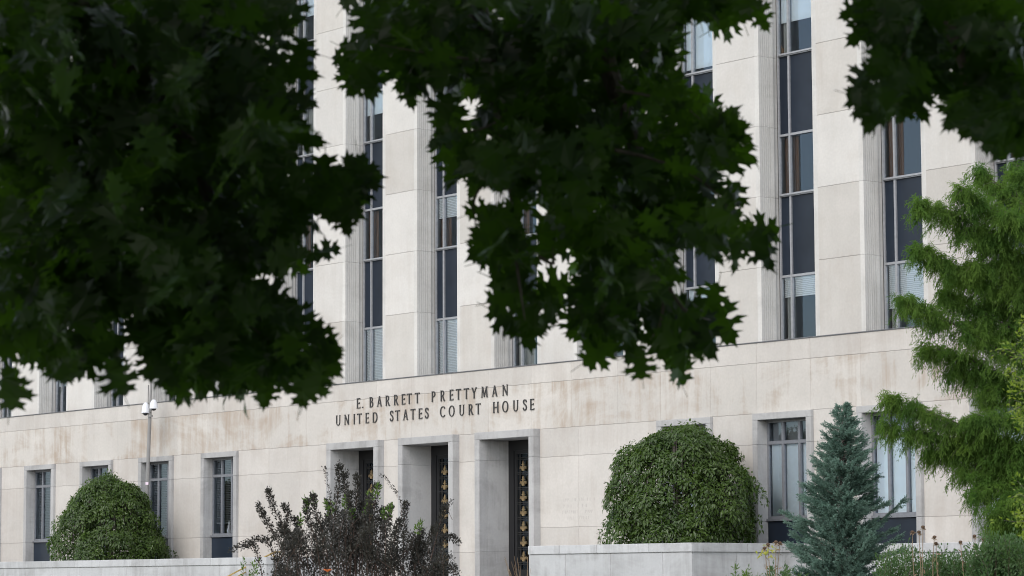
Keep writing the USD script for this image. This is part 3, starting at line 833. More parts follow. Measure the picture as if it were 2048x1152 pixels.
# ---- weeping trees: a dome shingled with drooping leaves
def weeping(label, outline, dist_y, zb, seed, nleaf=26000, sq=2.4, waist=.28, lean=0.0):
    r = np.random.default_rng(seed)
    left, right, top, bottom = outline
    pc = at_y((left + right) / 2, bottom, dist_y)
    dep = to_px(pc)[0, 2]
    rad = np.linalg.norm(at_dist(right, bottom, dep) - at_dist(left, bottom, dep)) / 2 * .90
    hgt = (at_dist((left + right) / 2, top, dep)[2] - zb) * .95
    t = thing('weeping_tree', label, 'tree', 'weeping trees on the planter walls', loc=(pc[0], pc[1], zb))
    part(t, 'trunk', MB().tube([[0, 0, -.3], [.04, 0, hgt * .35], [0, .05, hgt * .75]], [.10, .08, .03], 9), 'bark_grey', smooth=40)

    def shell(a, u):                                              # u 0 at the hem, 1 at the crown
        z = u
        q = np.clip((z - waist) / (1 - waist), 0, 1)
        rr = (1 - q ** sq) ** (1 / sq) * np.where(z < waist, 1 - .10 * (1 - z / waist), 1.0)
        k = np.stack([np.cos(a) * 1.7, np.sin(a) * 1.7, z * 2.6 + seed], -1)
        b = meshkit.noise(k, seed) - .5 + .55 * (meshkit.noise(k * 2.7, seed + 1) - .5) + .32 * (meshkit.noise(k * 7.5, seed + 2) - .5)
        return rr * (1 + .46 * b), z * (1 + .24 * b)
    lm = MB()
    for i in range(46):
        a = r.uniform(0, 6.283); us = np.r_[.75, .97, .8, .5, r.uniform(.08, .3)]; ws = np.array([.05, .45, .65, .72, .74])
        rr, zz = shell(np.full(5, a), us)
        pts = np.stack([np.cos(a) * rr * ws * rad, np.sin(a) * rr * ws * rad, zz * hgt], 1)
        lm.tube(curve(pts, 9), np.linspace(.035, .006, 9), 5)
    nc, per = nleaf // 46, 46                                     # rosettes of drooping leaves, like shingles
    a = r.uniform(0, 6.283, nc); u = r.random(nc) ** .9
    u = np.where(r.random(nc) < .24, 1 - .32 * r.random(nc) ** 1.2, u)
    rr, zz = shell(a, u)
    inn = 1 - np.abs(r.normal(size=nc)) * .07
    C = np.stack([np.cos(a) * rr * inn * rad, np.sin(a) * rr * inn * rad, zz * hgt * (inn * .5 + .5)], 1)
    O = np.stack([np.cos(a), np.sin(a), .15 + 1.3 * u ** 2], 1); O /= np.linalg.norm(O, axis=1, keepdims=True)
    T1 = np.stack([-np.sin(a), np.cos(a), 0 * a], 1); T2 = np.cross(O, T1)
    rho = .30 * np.sqrt(r.random((nc, per))) * r.uniform(.6, 1.25, (nc, 1)); ph = r.uniform(0, 6.283, (nc, per))
    tan = np.cos(ph)[..., None] * T1[:, None] + np.sin(ph)[..., None] * T2[:, None]
    pos = C[:, None] + tan * rho[..., None] + O[:, None] * (.12 - 1.3 * rho ** 2)[..., None] + r.normal(size=(nc, per, 3)) * .03
    d = tan * .8 + O[:, None] * .25 + np.array([0, 0, -.75]) + r.normal(size=(nc, per, 3)) * .32
    nor = O[:, None] * .9 + np.array([0, 0, .55]) + tan * .25 + r.normal(size=(nc, per, 3)) * .33
    pos, d, nor = pos.reshape(-1, 3), d.reshape(-1, 3), nor.reshape(-1, 3)
    m = nleaf // 3                                                # leaves deeper inside
    a = r.uniform(0, 6.283, m); u = r.random(m); rr, zz = shell(a, u); inn = r.uniform(.5, .86, m)
    pos = np.vstack([pos, np.stack([np.cos(a) * rr * inn * rad, np.sin(a) * rr * inn * rad, zz * hgt * (inn * .5 + .5)], 1)])
    d = np.vstack([d, unit(m, r) + [0, 0, -.5]]); nor = np.vstack([nor, unit(m, r)])
    pos[:, 2] = np.maximum(pos[:, 2], hgt * .04 * r.random(len(pos)) + .02)
    pos += np.array([rgt[0], rgt[1], 0]) * (lean * rad * np.clip(pos[:, 2:] / hgt, 0, 1) ** 2)
    sc = r.uniform(.08, .15, len(pos))
    k = 44                                                        # a few shoots that break the outline
    for i in range(k):
        aa, uu = r.uniform(0, 6.283), r.uniform(.35, 1.0)
        r0, z0 = shell(np.array([aa]), np.array([uu]))
        o = np.array([math.cos(aa) * r0[0] * rad * .97, math.sin(aa) * r0[0] * rad * .97, z0[0] * hgt])
        o = o * np.array([.93, .93, .95]) + np.array([rgt[0], rgt[1], 0]) * (lean * rad * (o[2] / hgt) ** 2)
        h = np.array([math.cos(aa), math.sin(aa), .9 if uu > .75 else .15]) + r.normal(size=3) * .3
        q = r.random((9, 1)); ln = r.uniform(.15, .38)
        pos = np.vstack([pos, o + h * ln * q - [0, 0, .3] * q ** 2 * ln]); d = np.vstack([d, h * .7 + r.normal(size=(9, 3)) * .6]); nor = np.vstack([nor, unit(9, r) + [0, 0, .8]]); sc = np.r_[sc, r.uniform(.07, .12, 9)]
    part(t, 'limbs', lm, 'bark_grey', kind='stuff')
    part(t, 'crown', scatter(*LEAF, pos, frames(d, nor), np.stack([sc * .50, sc, sc * .6], 1)), 'weeping_leaf', kind='stuff')


weeping('round weeping tree on the right planter wall, broad dome of drooping leaves', (1199, 1510, 846, 1090), -2.6, 1.0, 4, 29000, 2.0, .34, .16)
weeping('round weeping tree beside the grey camera pole on the left planter wall', (98, 345, 950, 1122), -2.7, .84, 9, 27000, 1.8, .06, -.08)

# ---- blue conifer
def blue_conifer():
    r = np.random.default_rng(31)
    D = 50.0
    top = at_dist(1686, 806, D); base = at_dist(1684, 1190, D)
    mpx = D / FPX
    t = thing('blue_conifer', 'young blue-green conifer with upswept feathery branches in front of the windows', 'conifer')
    z0 = GZ
    ax = np.array([base[0], base[1], 0])
    part(t, 'trunk', MB().tube([[base[0], base[1], z0], [base[0], base[1], (z0 + top[2]) / 2], [top[0], top[1], top[2] - .05]], [.07, .045, .008], 8), 'bark_grey', smooth=40)
    lm, pos, dirs, nor, sc = MB(), [], [], [], []
    prof_y = np.array([806, 830, 860, 900, 930, 960, 1000, 1040, 1090, 1140, 1200])
    prof_w = np.array([3, 17, 26, 44, 62, 76, 92, 98, 106, 110, 112]) * mpx
    for i in range(290):
        py = 808 + (1215 - 808) * (i + r.random() * 3.5) / 290
        z = at_dist(1685, py, D)[2]
        f = (z - z0) / (top[2] - z0)
        a = i * 2.399 + r.normal() * .7
        ln = np.interp(py, prof_y, prof_w) * r.uniform(.45, 1.08) * (1.15 if r.random() < .2 else 1)
        up = .22 + .38 * f + r.normal() * .14
        o = np.array([base[0] + (top[0] - base[0]) * f, base[1] + (top[1] - base[1]) * f, z - ln * up * .8])
        h = np.array([math.cos(a), math.sin(a), 0])
        e = o + h * ln + np.array([0, 0, ln * up])
        mid = (o + e) / 2 - np.array([0, 0, ln * .06])
        c = curve([o, mid, e], 8)
        lm.tube(c[::2], np.linspace(.012, .004, len(c[::2])), 4)
        nt = max(9, int(ln * 84))
        for k in range(nt):
            u = r.uniform(.18, 1.0)
            b = np.array([np.interp(u, np.linspace(0, 1, 8), c[:, q]) for q in range(3)])
            sd = np.cross(h, [0, 0, 1]) * r.choice([-1, 1])
            td = h * r.uniform(.5, 1) + sd * r.uniform(.3, 1.0) * (1 - u * .6) + np.array([0, 0, r.uniform(.05, .6)])
            td /= np.linalg.norm(td)
            tl = (.07 + .17 * (1 - u * .4)) * r.uniform(.6, 1.2) * min(1, ln / .35 + .35)
            m = 26
            v = r.random(m)[:, None]
            p = b + td * tl * v
            pos.append(p); dd = td * .9 + r.normal(size=(m, 3)) * .55
            dirs.append(dd); nor.append(unit(m, r)); sc.append(r.uniform(.026, .052, m))
    pos, dirs, nor, sc = map(np.concatenate, (pos, dirs, nor, sc))
    part(t, 'branches', lm, 'bark_grey')
    part(t, 'crown', scatter(*DIAMOND, pos, frames(dirs, nor), np.stack([np.full(len(sc), .011), sc, sc], 1)), 'blue_needle', kind='stuff')


blue_conifer()


# ---- bald cypress at the right edge
def cypress():
    r = np.random.default_rng(77)
    D = 47.0
    t = thing('bald_cypress', 'feathery light green cypress reaching in from the right edge', 'tree')
    tb = at_dist(2125, 1180, D); tb[2] = GZ
    tt = at_dist(2105, 120, D)
    part(t, 'trunk', MB().tube([tb, tb * .5 + tt * .5, tt], [.16, .10, .03], 10), 'bark', smooth=40)
    limbs = [
        [(2112, 470), (2040, 400), (1990, 360), (1958, 338)], [(2112, 500), (2030, 440), (1960, 400), (1925, 372)],
        [(2112, 560), (2000, 480), (1905, 425), (1838, 402)], [(2112, 640), (1990, 560), (1890, 520), (1835, 488)],
        [(2112, 600), (2040, 520), (1980, 470), (1930, 455)], [(2112, 700), (2000, 640), (1930, 600), (1890, 585)],
        [(2112, 770), (1990, 690), (1880, 630), (1806, 592)], [(2112, 800), (1990, 740), (1910, 705), (1845, 690)],
        [(2112, 830), (2030, 780), (1960, 745), (1905, 738)], [(2112, 720), (2060, 660), (2020, 620), (1975, 600)],
        [(2112, 930), (1980, 870), (1870, 825), (1772, 790)], [(2112, 950), (1990, 900), (1880, 870), (1768, 845)],
        [(2112, 985), (2010, 930), (1930, 900), (1860, 900)], [(2112, 1020), (2030, 970), (1980, 945), (1920, 935)],
        [(2112, 1070), (2060, 1020), (2020, 1010), (1985, 1020)], [(2112, 880), (2050, 850), (2000, 830), (1940, 835)],
        [(2112, 430), (2070, 390), (2045, 350), (2030, 325)], [(2112, 1120), (2075, 1070), (2040, 1050), (2005, 1055)],
        [(2112, 540), (2070, 480), (2040, 440), (2010, 425)], [(2112, 660), (2070, 600), (2045, 560), (2025, 540)],
        [(2112, 900), (2080, 870), (2050, 900), (2030, 905)], [(2112, 1000), (2040, 940), (1975, 905), (1915, 880)], [(2112, 1040), (2040, 990), (1990, 975), (1950, 985)],
        [(2112, 1100), (2070, 1060), (2030, 1045), (1990, 1060)], [(2112, 1140), (2080, 1100), (2055, 1085), (2030, 1085)], [(2112, 960), (2060, 910), (2010, 880), (1965, 868)], [(2112, 760), (2050, 700), (1990, 660), (1940, 650)],
        [(2112, 860), (2060, 800), (2010, 765), (1960, 790)], [(2112, 620), (2060, 570), (2000, 530), (1945, 525)], [(2112, 680), (2040, 610), (1960, 560), (1905, 545)], [(2112, 990), (2075, 960), (2055, 985), (2040, 995)]]
    pos, dirs, nor, sc = [], [], [], []
    tw = MB()
    for li, l in enumerate(limbs):
        dep = r.uniform(-1.0, 1.0)
        pts = [at_dist(x, y + 4, D + dep * k / 3) for k, (x, y) in enumerate(l)]
        fz = (pts[0][2] - tb[2]) / (tt[2] - tb[2]); pts[0] = tb + (tt - tb) * fz
        c = curve(pts, 24)
        length = np.linalg.norm(np.diff(c, axis=0), axis=1).sum()
        lb = MB().tube(c[::3], np.linspace(.026, .005, len(c[::3])), 6)
        part(t, 'limb', lb, 'bark', smooth=40)
        nb = int(84 * length)
        for k in range(nb):
            u = r.uniform(.12, 1.0)
            i = min(22, int(u * 23)); o = c[i] + (c[i + 1] - c[i]) * r.random()
            d0 = c[i + 1] - c[i]; d0 /= np.linalg.norm(d0)
            sd = unit(1, r)[0]; sd -= d0 * (sd @ d0)
            b = d0 * r.uniform(.2, .9) + sd * .9 + np.array([0, 0, .15]); b /= np.linalg.norm(b)
            bl = r.uniform(.18, .56) * (1.05 - .5 * u)
            s = np.linspace(0, 1, 6)[:, None]
            bc = o + b * bl * s + np.array([0, 0, -1]) * bl * .55 * s ** 2
            if k % 3 == 0:
                tw.tube(bc[::2], [.006, .004, .002], 3)
            # feather sprays hanging from the branchlet
            ns = 11
            for q in range(ns):
                v = r.uniform(.15, 1); a0 = bc[0] + b * bl * v + np.array([0, 0, -1]) * bl * .55 * v * v
                sp = b * .45 + unit(1, r)[0] * .65 + np.array([0, 0, -.35 - .5 * r.random()]); sp /= np.linalg.norm(sp)
                sl = r.uniform(.07, .15)
                m = 8
                w = (np.arange(m) + r.random(m)) / m
                p = a0 + sp * sl * w[:, None] + np.array([0, 0, -1]) * (sl * .5 * w ** 2)[:, None]
                pos.append(p)
                dirs.append(sp * .9 + np.array([0, 0, -.5]) + r.normal(size=(m, 3)) * .42); nor.append(unit(m, r)); sc.append(r.uniform(.035, .075, m))
    pos, dirs, nor, sc = map(np.concatenate, (pos, dirs, nor, sc))
    part(t, 'twigs', tw, 'bark')
    part(t, 'crown', scatter(*DIAMOND, pos, frames(dirs, nor), np.stack([np.full(len(sc), .0105), sc, sc], 1)), 'cypress_needle', kind='stuff')


cypress()


# ---- leafy shrubs made of stems with leaves
def stemmed(t, stems, leaf, leafm, stemm, r, per_m=60, spread=.05, size=(.03, .05), name='foliage', wid=.5, u0=.25, up=.3):
    pos, dirs, nor, sc = [], [], [], []
    sm = MB()
    for c, rad0 in stems:
        L = np.linalg.norm(np.diff(c, axis=0), axis=1).sum()
        sm.tube(c[::2] if len(c) > 6 else c, np.linspace(rad0, rad0 * .3, len(c[::2] if len(c) > 6 else c)), 4)
        m = int(L * per_m)
        u = r.uniform(u0, 1, m); s = np.linspace(0, 1, len(c))
        p = np.stack([np.interp(u, s, c[:, k]) for k in range(3)], 1)
        tg = np.stack([np.interp(np.minimum(u + .05, 1), s, c[:, k]) - np.interp(u - .05, s, c[:, k]) for k in range(3)], 1)
        tg /= np.maximum(np.linalg.norm(tg, axis=1, keepdims=True), 1e-6)
        o = unit(m, r)
        pos.append(p + o * spread * r.random((m, 1)) ** .7); dirs.append(o + tg * .8 + np.array([0, 0, up])); nor.append(np.array([0, 0, .8]) + unit(m, r)); sc.append(r.uniform(*size, m))
    pos, dirs, nor, sc = map(np.concatenate, (pos, dirs, nor, sc))
    part(t, 'stems', sm, stemm, kind='stuff')
    part(t, name, scatter(*leaf, pos, frames(dirs, nor), np.stack([sc * wid, sc, sc * .6], 1)), leafm, kind='stuff')


def purple_shrub():
    r = np.random.default_rng(12)
    D = 46.0
    t = thing('purple_shrub', 'wild dark purple shrub with long arching stems in front of the doors', 'shrub')
    tips = [(537, 982, 0), (517, 1010, 0), (463, 1102, 1), (568, 1010, 0), (612, 1002, 0), (626, 990, 0), (678, 930, 0), (690, 945, 0), (713, 950, 0), (753, 968, 0),
            (700, 985, 0), (812, 1006, 0), (781, 1012, 0), (893, 1010, 0), (918, 1085, 1), (912, 1146, 1), (738, 996, 0), (588, 1035, 0), (655, 1000, 0), (722, 1005, 0), (765, 1018, 0), (800, 1040, 0), (845, 1060, 0), (870, 1052, 0), (560, 1050, 0), (545, 1075, 1), (488, 1090, 1)]
    def stem(px, py, droop, bx, dep):
        tip = at_dist(px, py, D + dep); base = at_dist(bx, 1230, D + dep * .4); base[2] = GZ + .3
        if droop:
            mid = at_dist(px * .62 + bx * .38, py - 12, D + dep)
            return curve([base, base * .45 + mid * .55 + [0, 0, .12], mid, tip], 16)
        mid = at_dist(px * .55 + bx * .45 + r.normal() * 16, 1230 * .45 + py * .55 - 8 + r.normal() * 10, D + dep * .8)
        return curve([base, mid, at_dist(px * .88 + bx * .12, py + (1230 - py) * .13, D + dep), tip], 16)
    S = [(stem(px, py, dr, 705 + (px - 705) * .55 + r.normal() * 18, r.uniform(-.5, .5)), .011) for px, py, dr in tips]
    stemmed(t, S, LEAF, 'purple_leaf', 'stem_red', r, 210, .065, (.022, .045), 'foliage', .62, .3)
    # bushy body: shorter side shoots
    B = []
    for k in range(145):
        px = r.uniform(548, 905)
        yt = np.interp(px, [548, 590, 640, 700, 750, 800, 850, 905], [1105, 1062, 1030, 1022, 1030, 1055, 1082, 1102])
        py = yt + r.random() ** 1.3 * 85
        B.append((stem(px, py, 0, 718 + (px - 718) * .9 + r.normal() * 22, r.uniform(-.75, .75)), .007))
    stemmed(t, B, LEAF, 'purple_leaf', 'stem_red', r, 105, .10, (.022, .05), 'inner_foliage', .62, .08)
    G = [(stem(px, py, 0, px * .6 + 280 + r.normal() * 10, r.uniform(-.4, .4)), .006) for px, py in
         ((624, 988), (612, 1000), (655, 1005), (690, 1000), (740, 985), (757, 970), (735, 1010), (782, 1012), (770, 1020), (842, 1044), (838, 1050), (705, 1020), (668, 1010), (600, 1030))]
    stemmed(t, G, LEAF, 'fresh_leaf', 'stem_red', r, 15, .05, (.045, .07), 'green_shoot_leaves', .42, .72)
    for pts in ([(762, 950), (775, 968), (795, 988), (806, 1010)], [(648, 934), (654, 950), (658, 970), (655, 1000)]):
        pass
    thin = [(curve([at_dist(x, y, D - .3) for x, y in p], 14), .004) for p in
            ([(800, 1060), (803, 1010), (785, 975), (762, 950)], [(665, 1040), (658, 985), (652, 950), (648, 935)], [(905, 1040), (897, 1020), (900, 1008), (903, 1000)])]
    stemmed(t, thin, LEAF, 'purple_leaf', 'stem_red', r, 120, .03, (.02, .036), 'thin_shoot_leaves', .6, .2)


purple_shrub()

# orange lily at its foot
lp = at_dist(655, 1144, 42.3)
t = thing('orange_lily', 'single orange lily bloom low in front of the purple shrub', 'flower', loc=lp)
part(t, 'stalk', MB().tube([[.02, .03, GZ + .35 - lp[2]], [.02, .01, -.4], [0, 0, 0]], .006, 5), 'fresh_leaf')
for k in range(6):
    a = k * math.pi / 3
    d = np.array([[math.cos(a), math.sin(a), .55]]); d /= np.linalg.norm(d)
    v, f = scatter(*LEAF, np.zeros((1, 3)), frames(d, np.array([[0, 0, 1.0]])), np.array([[.055, .105, .06]]))
    part(t, 'petal', (v, f), 'petal_orange')

# lime green sapling at the right margin
def sapling():
    r = np.random.default_rng(8)
    D = 30.0
    t = thing('lime_sapling', 'yellow-green small-leaved sapling at the right margin before the cypress', 'tree')
    b = at_dist(2105, 1300, D); b[2] = GZ
    top = at_dist(2075, 560, D)
    part(t, 'trunk', MB().tube([b, (b + top) / 2, top], [.03, .022, .008], 7), 'bark_grey', smooth=40)
    S = []
    for (x0, y0, x1, y1) in [(a_ + 14, b_, c_ + 16, d_) for a_, b_, c_, d_ in [(2085, 800, 2000, 690), (2085, 820, 1992, 740), (2085, 850, 2005, 800), (2085, 700, 2030, 640), (2085, 760, 2015, 665), (2090, 880, 1998, 835), (2090, 850, 2020, 840), (2085, 740, 2005, 720), (2085, 800, 2020, 770),
                             (2090, 1080, 2012, 955), (2090, 1080, 2005, 1025), (2090, 1060, 2022, 990), (2095, 1090, 2018, 1040), (2090, 700, 2050, 620), (2090, 900, 2045, 860)]]:
        dep = r.uniform(-.4, .4)
        S.append((curve([at_dist(x0, y0, D), at_dist((x0 + x1) / 2, (y0 + y1) / 2 - 14, D + dep * .5), at_dist(x1, y1, D + dep)], 12), .006))
        for q in range(3):
            u = r.uniform(.35, .8); x, y = x0 + (x1 - x0) * u, y0 + (y1 - y0) * u
            S.append((curve([at_dist(x, y, D + dep * u), at_dist(x - 5 + r.normal() * 12, y - 10 + r.normal() * 14, D + dep), at_dist(x - 8 + r.normal() * 16, y + r.normal() * 26, D + dep * 1.3)], 8), .004))
    stemmed(t, S, LEAF, 'lime_leaf', 'bark_grey', r, 62, .06, (.032, .055), 'foliage', .5, .2, -.1)


sapling()


# ---- bushes along the bottom right
def bush(label, px0, px1, ytop, D, seed, leafm='bush_leaf', n=70, size=(.03, .055), wid=.42, per=70, spread=.06, name='leafy_bush', stem='stem_red'):
    r = np.random.default_rng(seed)
    t = thing(name, label, 'bush', 'low bushes along the bottom')
    S = []
    for k in range(n):
        px = r.uniform(px0, px1)
        e = 1 - ((px - (px0 + px1) / 2) / ((px1 - px0) / 2)) ** 2
        py = ytop + 30 * (1 - e) + r.random() ** 1.5 * 55
        dep = r.uniform(-.6, .6)
        base = at_dist((px0 + px1) / 2 + (px - (px0 + px1) / 2) * .7, 1240, D + dep); base[2] = GZ + .3
        tip = at_dist(px, py, D + dep)
        mid = (base + tip) / 2 + r.normal(size=3) * .12; tip = tip + r.normal(size=3) * .05
        S.append((curve([base, mid, tip], 9), .006))
    stemmed(t, S, LEAF, leafm, stem, r, per, spread, size, 'foliage', wid, .4)
    return t


bush('grey-green twiggy bush just right of the blue conifer', 1752, 1868, 1092, 43.5, 1, 'bush_leaf', 65, (.03, .06), .45, 80, .10)
bush('dense green bush below the dried flower heads', 1845, 1960, 1098, 43.0, 2, 'bush_leaf', 85, (.035, .07), .45, 85, .11)
bush('tall dark green bush at the bottom right corner', 1938, 2065, 1074, 42.0, 3, 'bush_leaf', 110, (.04, .075), .45, 85, .11)
bush('low glossy green plant in front of the planter corner', 1432, 1512, 1124, 42.5, 4, 'fresh_leaf', 26, (.05, .09), .30, 60, .04, 'glossy_plant', 'fresh_leaf')
bush('low glossy green plant at the left foot of the blue conifer', 1520, 1600, 1130, 42.0, 5, 'bush_leaf', 34, (.05, .085), .32, 60, .04, 'glossy_plant', 'fresh_leaf')
bush('small leafy sprig beside the lower end of the brass handrail', 478, 512, 1118, 45.0, 6, 'fresh_leaf', 7, (.04, .07), .45, 30, .05, 'small_shrub')

# bare dry twigs in front of the third door
def dry_twigs():
    r = np.random.default_rng(6)
    t = thing('dry_twigs', 'thin bare pale twigs fanning in front of the right hand door', 'dry plant')
    for k in range(13):
        b = at_dist(1052 + r.normal() * 6, 1215, 60); b[2] = GZ
        tip = at_dist(r.uniform(1002, 1062), r.uniform(1112, 1142), 60 + r.uniform(-.5, .5))
        part(t, 'twig', MB().tube(curve([b, (b + tip) / 2 + [0, 0, .25], tip], 8), np.linspace(.010, .004, 8), 4), 'stem_dry')


dry_twigs()


def stalk(label, heads, bx, D, seed, grp=None, yellow=None):
    r = np.random.default_rng(seed)
    t = thing('dried_flower', label, 'dried flower', 'dried flower stalks along the bottom right')
    b = at_dist(bx, 1230, D); b[2] = GZ + .3
    for hx, hy in heads:
        tip = at_dist(hx, hy, D + r.uniform(-.15, .15))
        part(t, 'stalk', MB().tube(curve([b, b * .4 + tip * .6 + r.normal(size=3) * .03, tip], 9), np.linspace(.008, .005, 9), 5), 'stem_dry', smooth=40)
        hd = trimesh.creation.icosphere(2, .029); v = np.array(hd.vertices)
        v *= (1 + .35 * (meshkit.noise(v * 90 + seed)[:, None] - .5)); v[:, 2] *= .8
        h = part(t, 'seed_head', MB().add(v + tip, hd.faces), 'seed_head')
        m = 9
        an = np.linspace(0, 6.28, m); dd = np.stack([np.cos(an), np.sin(an), np.full(m, -.5)], 1) + r.normal(size=(m, 3)) * .3
        part(h, 'dry_petals', scatter(*LEAF, np.repeat(tip[None] - [0, 0, .015], m, 0), frames(dd, unit(m, r)), np.full((m, 3), 1) * np.array([.018, .055, .03])), 'stem_dry')
        m = 6
        u = r.uniform(.55, .95, m)[:, None]; p = b * (1 - u) + tip * u
        part(t, 'withered_leaves', scatter(*LEAF, p, frames(unit(m, r) * .7 + [0, 0, -.6], unit(m, r)), np.full((m, 3), 1) * np.array([.022, .08, .04])), 'stem_dry')
    if yellow:
        m = 34
        ctr = at_dist(yellow[0], yellow[1], D)
        p = ctr + r.normal(size=(m, 3)) * np.array([.07, .07, .055])
        part(t, 'yellow_leaves', scatter(*LEAF, p, frames(unit(m, r) + [0, 0, -.2], unit(m, r) * .6 + [0, 0, .8]), np.full((m, 3), 1) * np.array([.03, .075, .04])), 'yellow_leaf')


stalk('withered flower stalks with yellow leaves before the planter corner', [(1536, 1089), (1552, 1084), (1529, 1096), (1560, 1086)], 1540, 41.5, 1, None, (1534, 1107))
stalk('tallest dried brown flower heads right of the blue conifer', [(1846, 1054), (1825, 1064), (1838, 1064)], 1850, 42.0, 2)
stalk('pair of dried brown flower heads against the pale wall panel', [(1869, 1074), (1872, 1087)], 1880, 42.0, 3)
stalk('dried brown flower heads nearest the bottom right bush', [(1949, 1072), (1967, 1078), (1921, 1084)], 1950, 42.0, 4)


# ------------------------------------------------------------------ the near oak whose boughs hang into view
def oak_leaf_outline():
    half = [(.0, 0), (.05, .02), (.10, .07), (.30, .00), (.24, .10), (.32, .14), (.16, .19), (.14, .24), (.28, .24), (.44, .17), (.40, .26), (.57, .32), (.42, .35), (.45, .44), (.25, .41),
            (.17, .46), (.22, .52), (.36, .51), (.50, .63), (.34, .60), (.36, .70), (.21, .63), (.14, .67), (.15, .73), (.27, .83), (.15, .79), (.14, .89), (.07, .87), (.03, .95), (.0, 1.05)]
    return half


OH = oak_leaf_outline()
oak_poly = Polygon(OH + [(-x * .96, y + (.02 if .1 < y < .9 else 0)) for x, y in OH[::-1][1:-1]]).buffer(0)


def oak_template(seed):
    r = np.random.default_rng(seed)
    v2, f2 = trimesh.creation.triangulate_polygon(oak_poly, engine='earcut')
    v2 = np.array(v2); f2 = np.array(f2)
    v2[:, 0] *= r.uniform(.85, 1.1)
    v2[:, 0] += .05 * np.sin(v2[:, 1] * 3 + seed)
    z = .30 * np.abs(v2[:, 0]) * r.uniform(.2, 1.2) - r.uniform(.05, .3) * (v2[:, 1] - .3) ** 2 + .04 * np.sin(v2[:, 1] * 9 + v2[:, 0] * 7)
    v = np.stack([v2[:, 0], v2[:, 1], z], 1)
    # petiole
    pv = np.array([[-.008, -.28, -.03], [.008, -.28, -.03], [.009, .03, 0], [-.009, .03, 0]]); k = len(v)
    return np.vstack([v, pv]), np.vstack([f2, [[k, k + 1, k + 2], [k, k + 2, k + 3]]])


OAKT = [oak_template(s) for s in range(6)]
MASS = {
    'left': ([(-60, -80), (600, -80), (598, 16), (606, 58), (590, 82), (556, 92), (598, 106), (650, 148), (622, 176), (638, 218), (600, 240), (662, 276), (628, 288), (640, 312), (700, 306), (776, 346), (742, 372),
              (750, 404), (738, 440), (702, 482), (664, 442), (630, 446), (616, 470), (628, 505), (626, 545), (600, 562), (612, 604), (624, 676), (692, 696), (688, 758), (658, 754), (640, 800), (602, 764), (570, 782), (526, 830), (500, 790), (462, 802),
              (402, 790), (356, 820), (326, 780), (304, 750), (290, 728), (268, 720), (230, 744), (166, 776), (150, 750), (124, 772), (94, 768), (60, 742), (36, 748), (14, 752), (-60, 745)],
             [[(132, 612), (152, 610), (166, 668), (142, 672)], [(246, 588), (270, 586), (284, 650), (252, 640)], [(505, 530), (560, 515), (575, 560), (520, 575)], [(20, 640), (42, 636), (44, 700), (24, 690)], [(550, 182), (600, 178), (590, 232), (548, 215)],
              [(195, 640), (220, 640), (222, 672), (200, 680)]], 10.2),
    'centre': ([(660, -80), (1540, -80), (1534, 10), (1542, 62), (1520, 50), (1484, 24), (1450, 66), (1404, 40), (1384, 82), (1392, 132), (1432, 188), (1472, 208), (1502, 242), (1506, 292), (1472, 342), (1442, 350), (1434, 374), (1444, 400),
                (1484, 414), (1512, 442), (1546, 545), (1520, 506), (1482, 486), (1470, 552), (1440, 480), (1428, 516), (1384, 504), (1352, 532), (1372, 562), (1424, 590), (1452, 640), (1466, 694), (1432, 684), (1436, 716), (1400, 694), (1346, 692), (1330, 726),
                (1280, 702), (1258, 732), (1212, 682), (1162, 664), (1142, 684), (1118, 640), (1108, 598), (1128, 560), (1118, 520), (1098, 474), (1082, 446), (1076, 484), (1082, 540), (1106, 602), (1096, 668), (1078, 674), (1060, 706), (1030, 672),
                (1020, 622), (998, 582), (968, 560), (934, 522), (930, 482), (950, 440), (930, 402), (918, 372), (898, 380), (888, 342), (868, 312), (850, 290), (870, 256), (914, 240), (930, 200), (914, 160), (890, 186), (868, 180), (848, 192), (830, 220), (800, 190),
                (790, 150), (776, 130), (764, 182), (746, 206), (722, 182), (706, 197), (692, 194), (690, 140), (700, 100), (716, 40), (700, 4)],
               [[(1012, 372), (1040, 368), (1075, 410), (1040, 418)], [(1265, 640), (1300, 620), (1306, 664), (1280, 668)]], 10.8),
    'right': ([(1690, -80), (2110, -80), (2110, 285), (2048, 292), (2002, 310), (1976, 316), (1950, 290), (1938, 270), (1910, 250), (1880, 226), (1842, 216), (1802, 262), (1788, 258), (1752, 222), (1722, 250), (1730, 192), (1698, 204), (1722, 130), (1742, 82), (1690, 104), (1700, 60), (1668, 36), (1692, 10)],
              [[(1756, 96), (1776, 92), (1800, 118), (1762, 122)]], 9.6)}


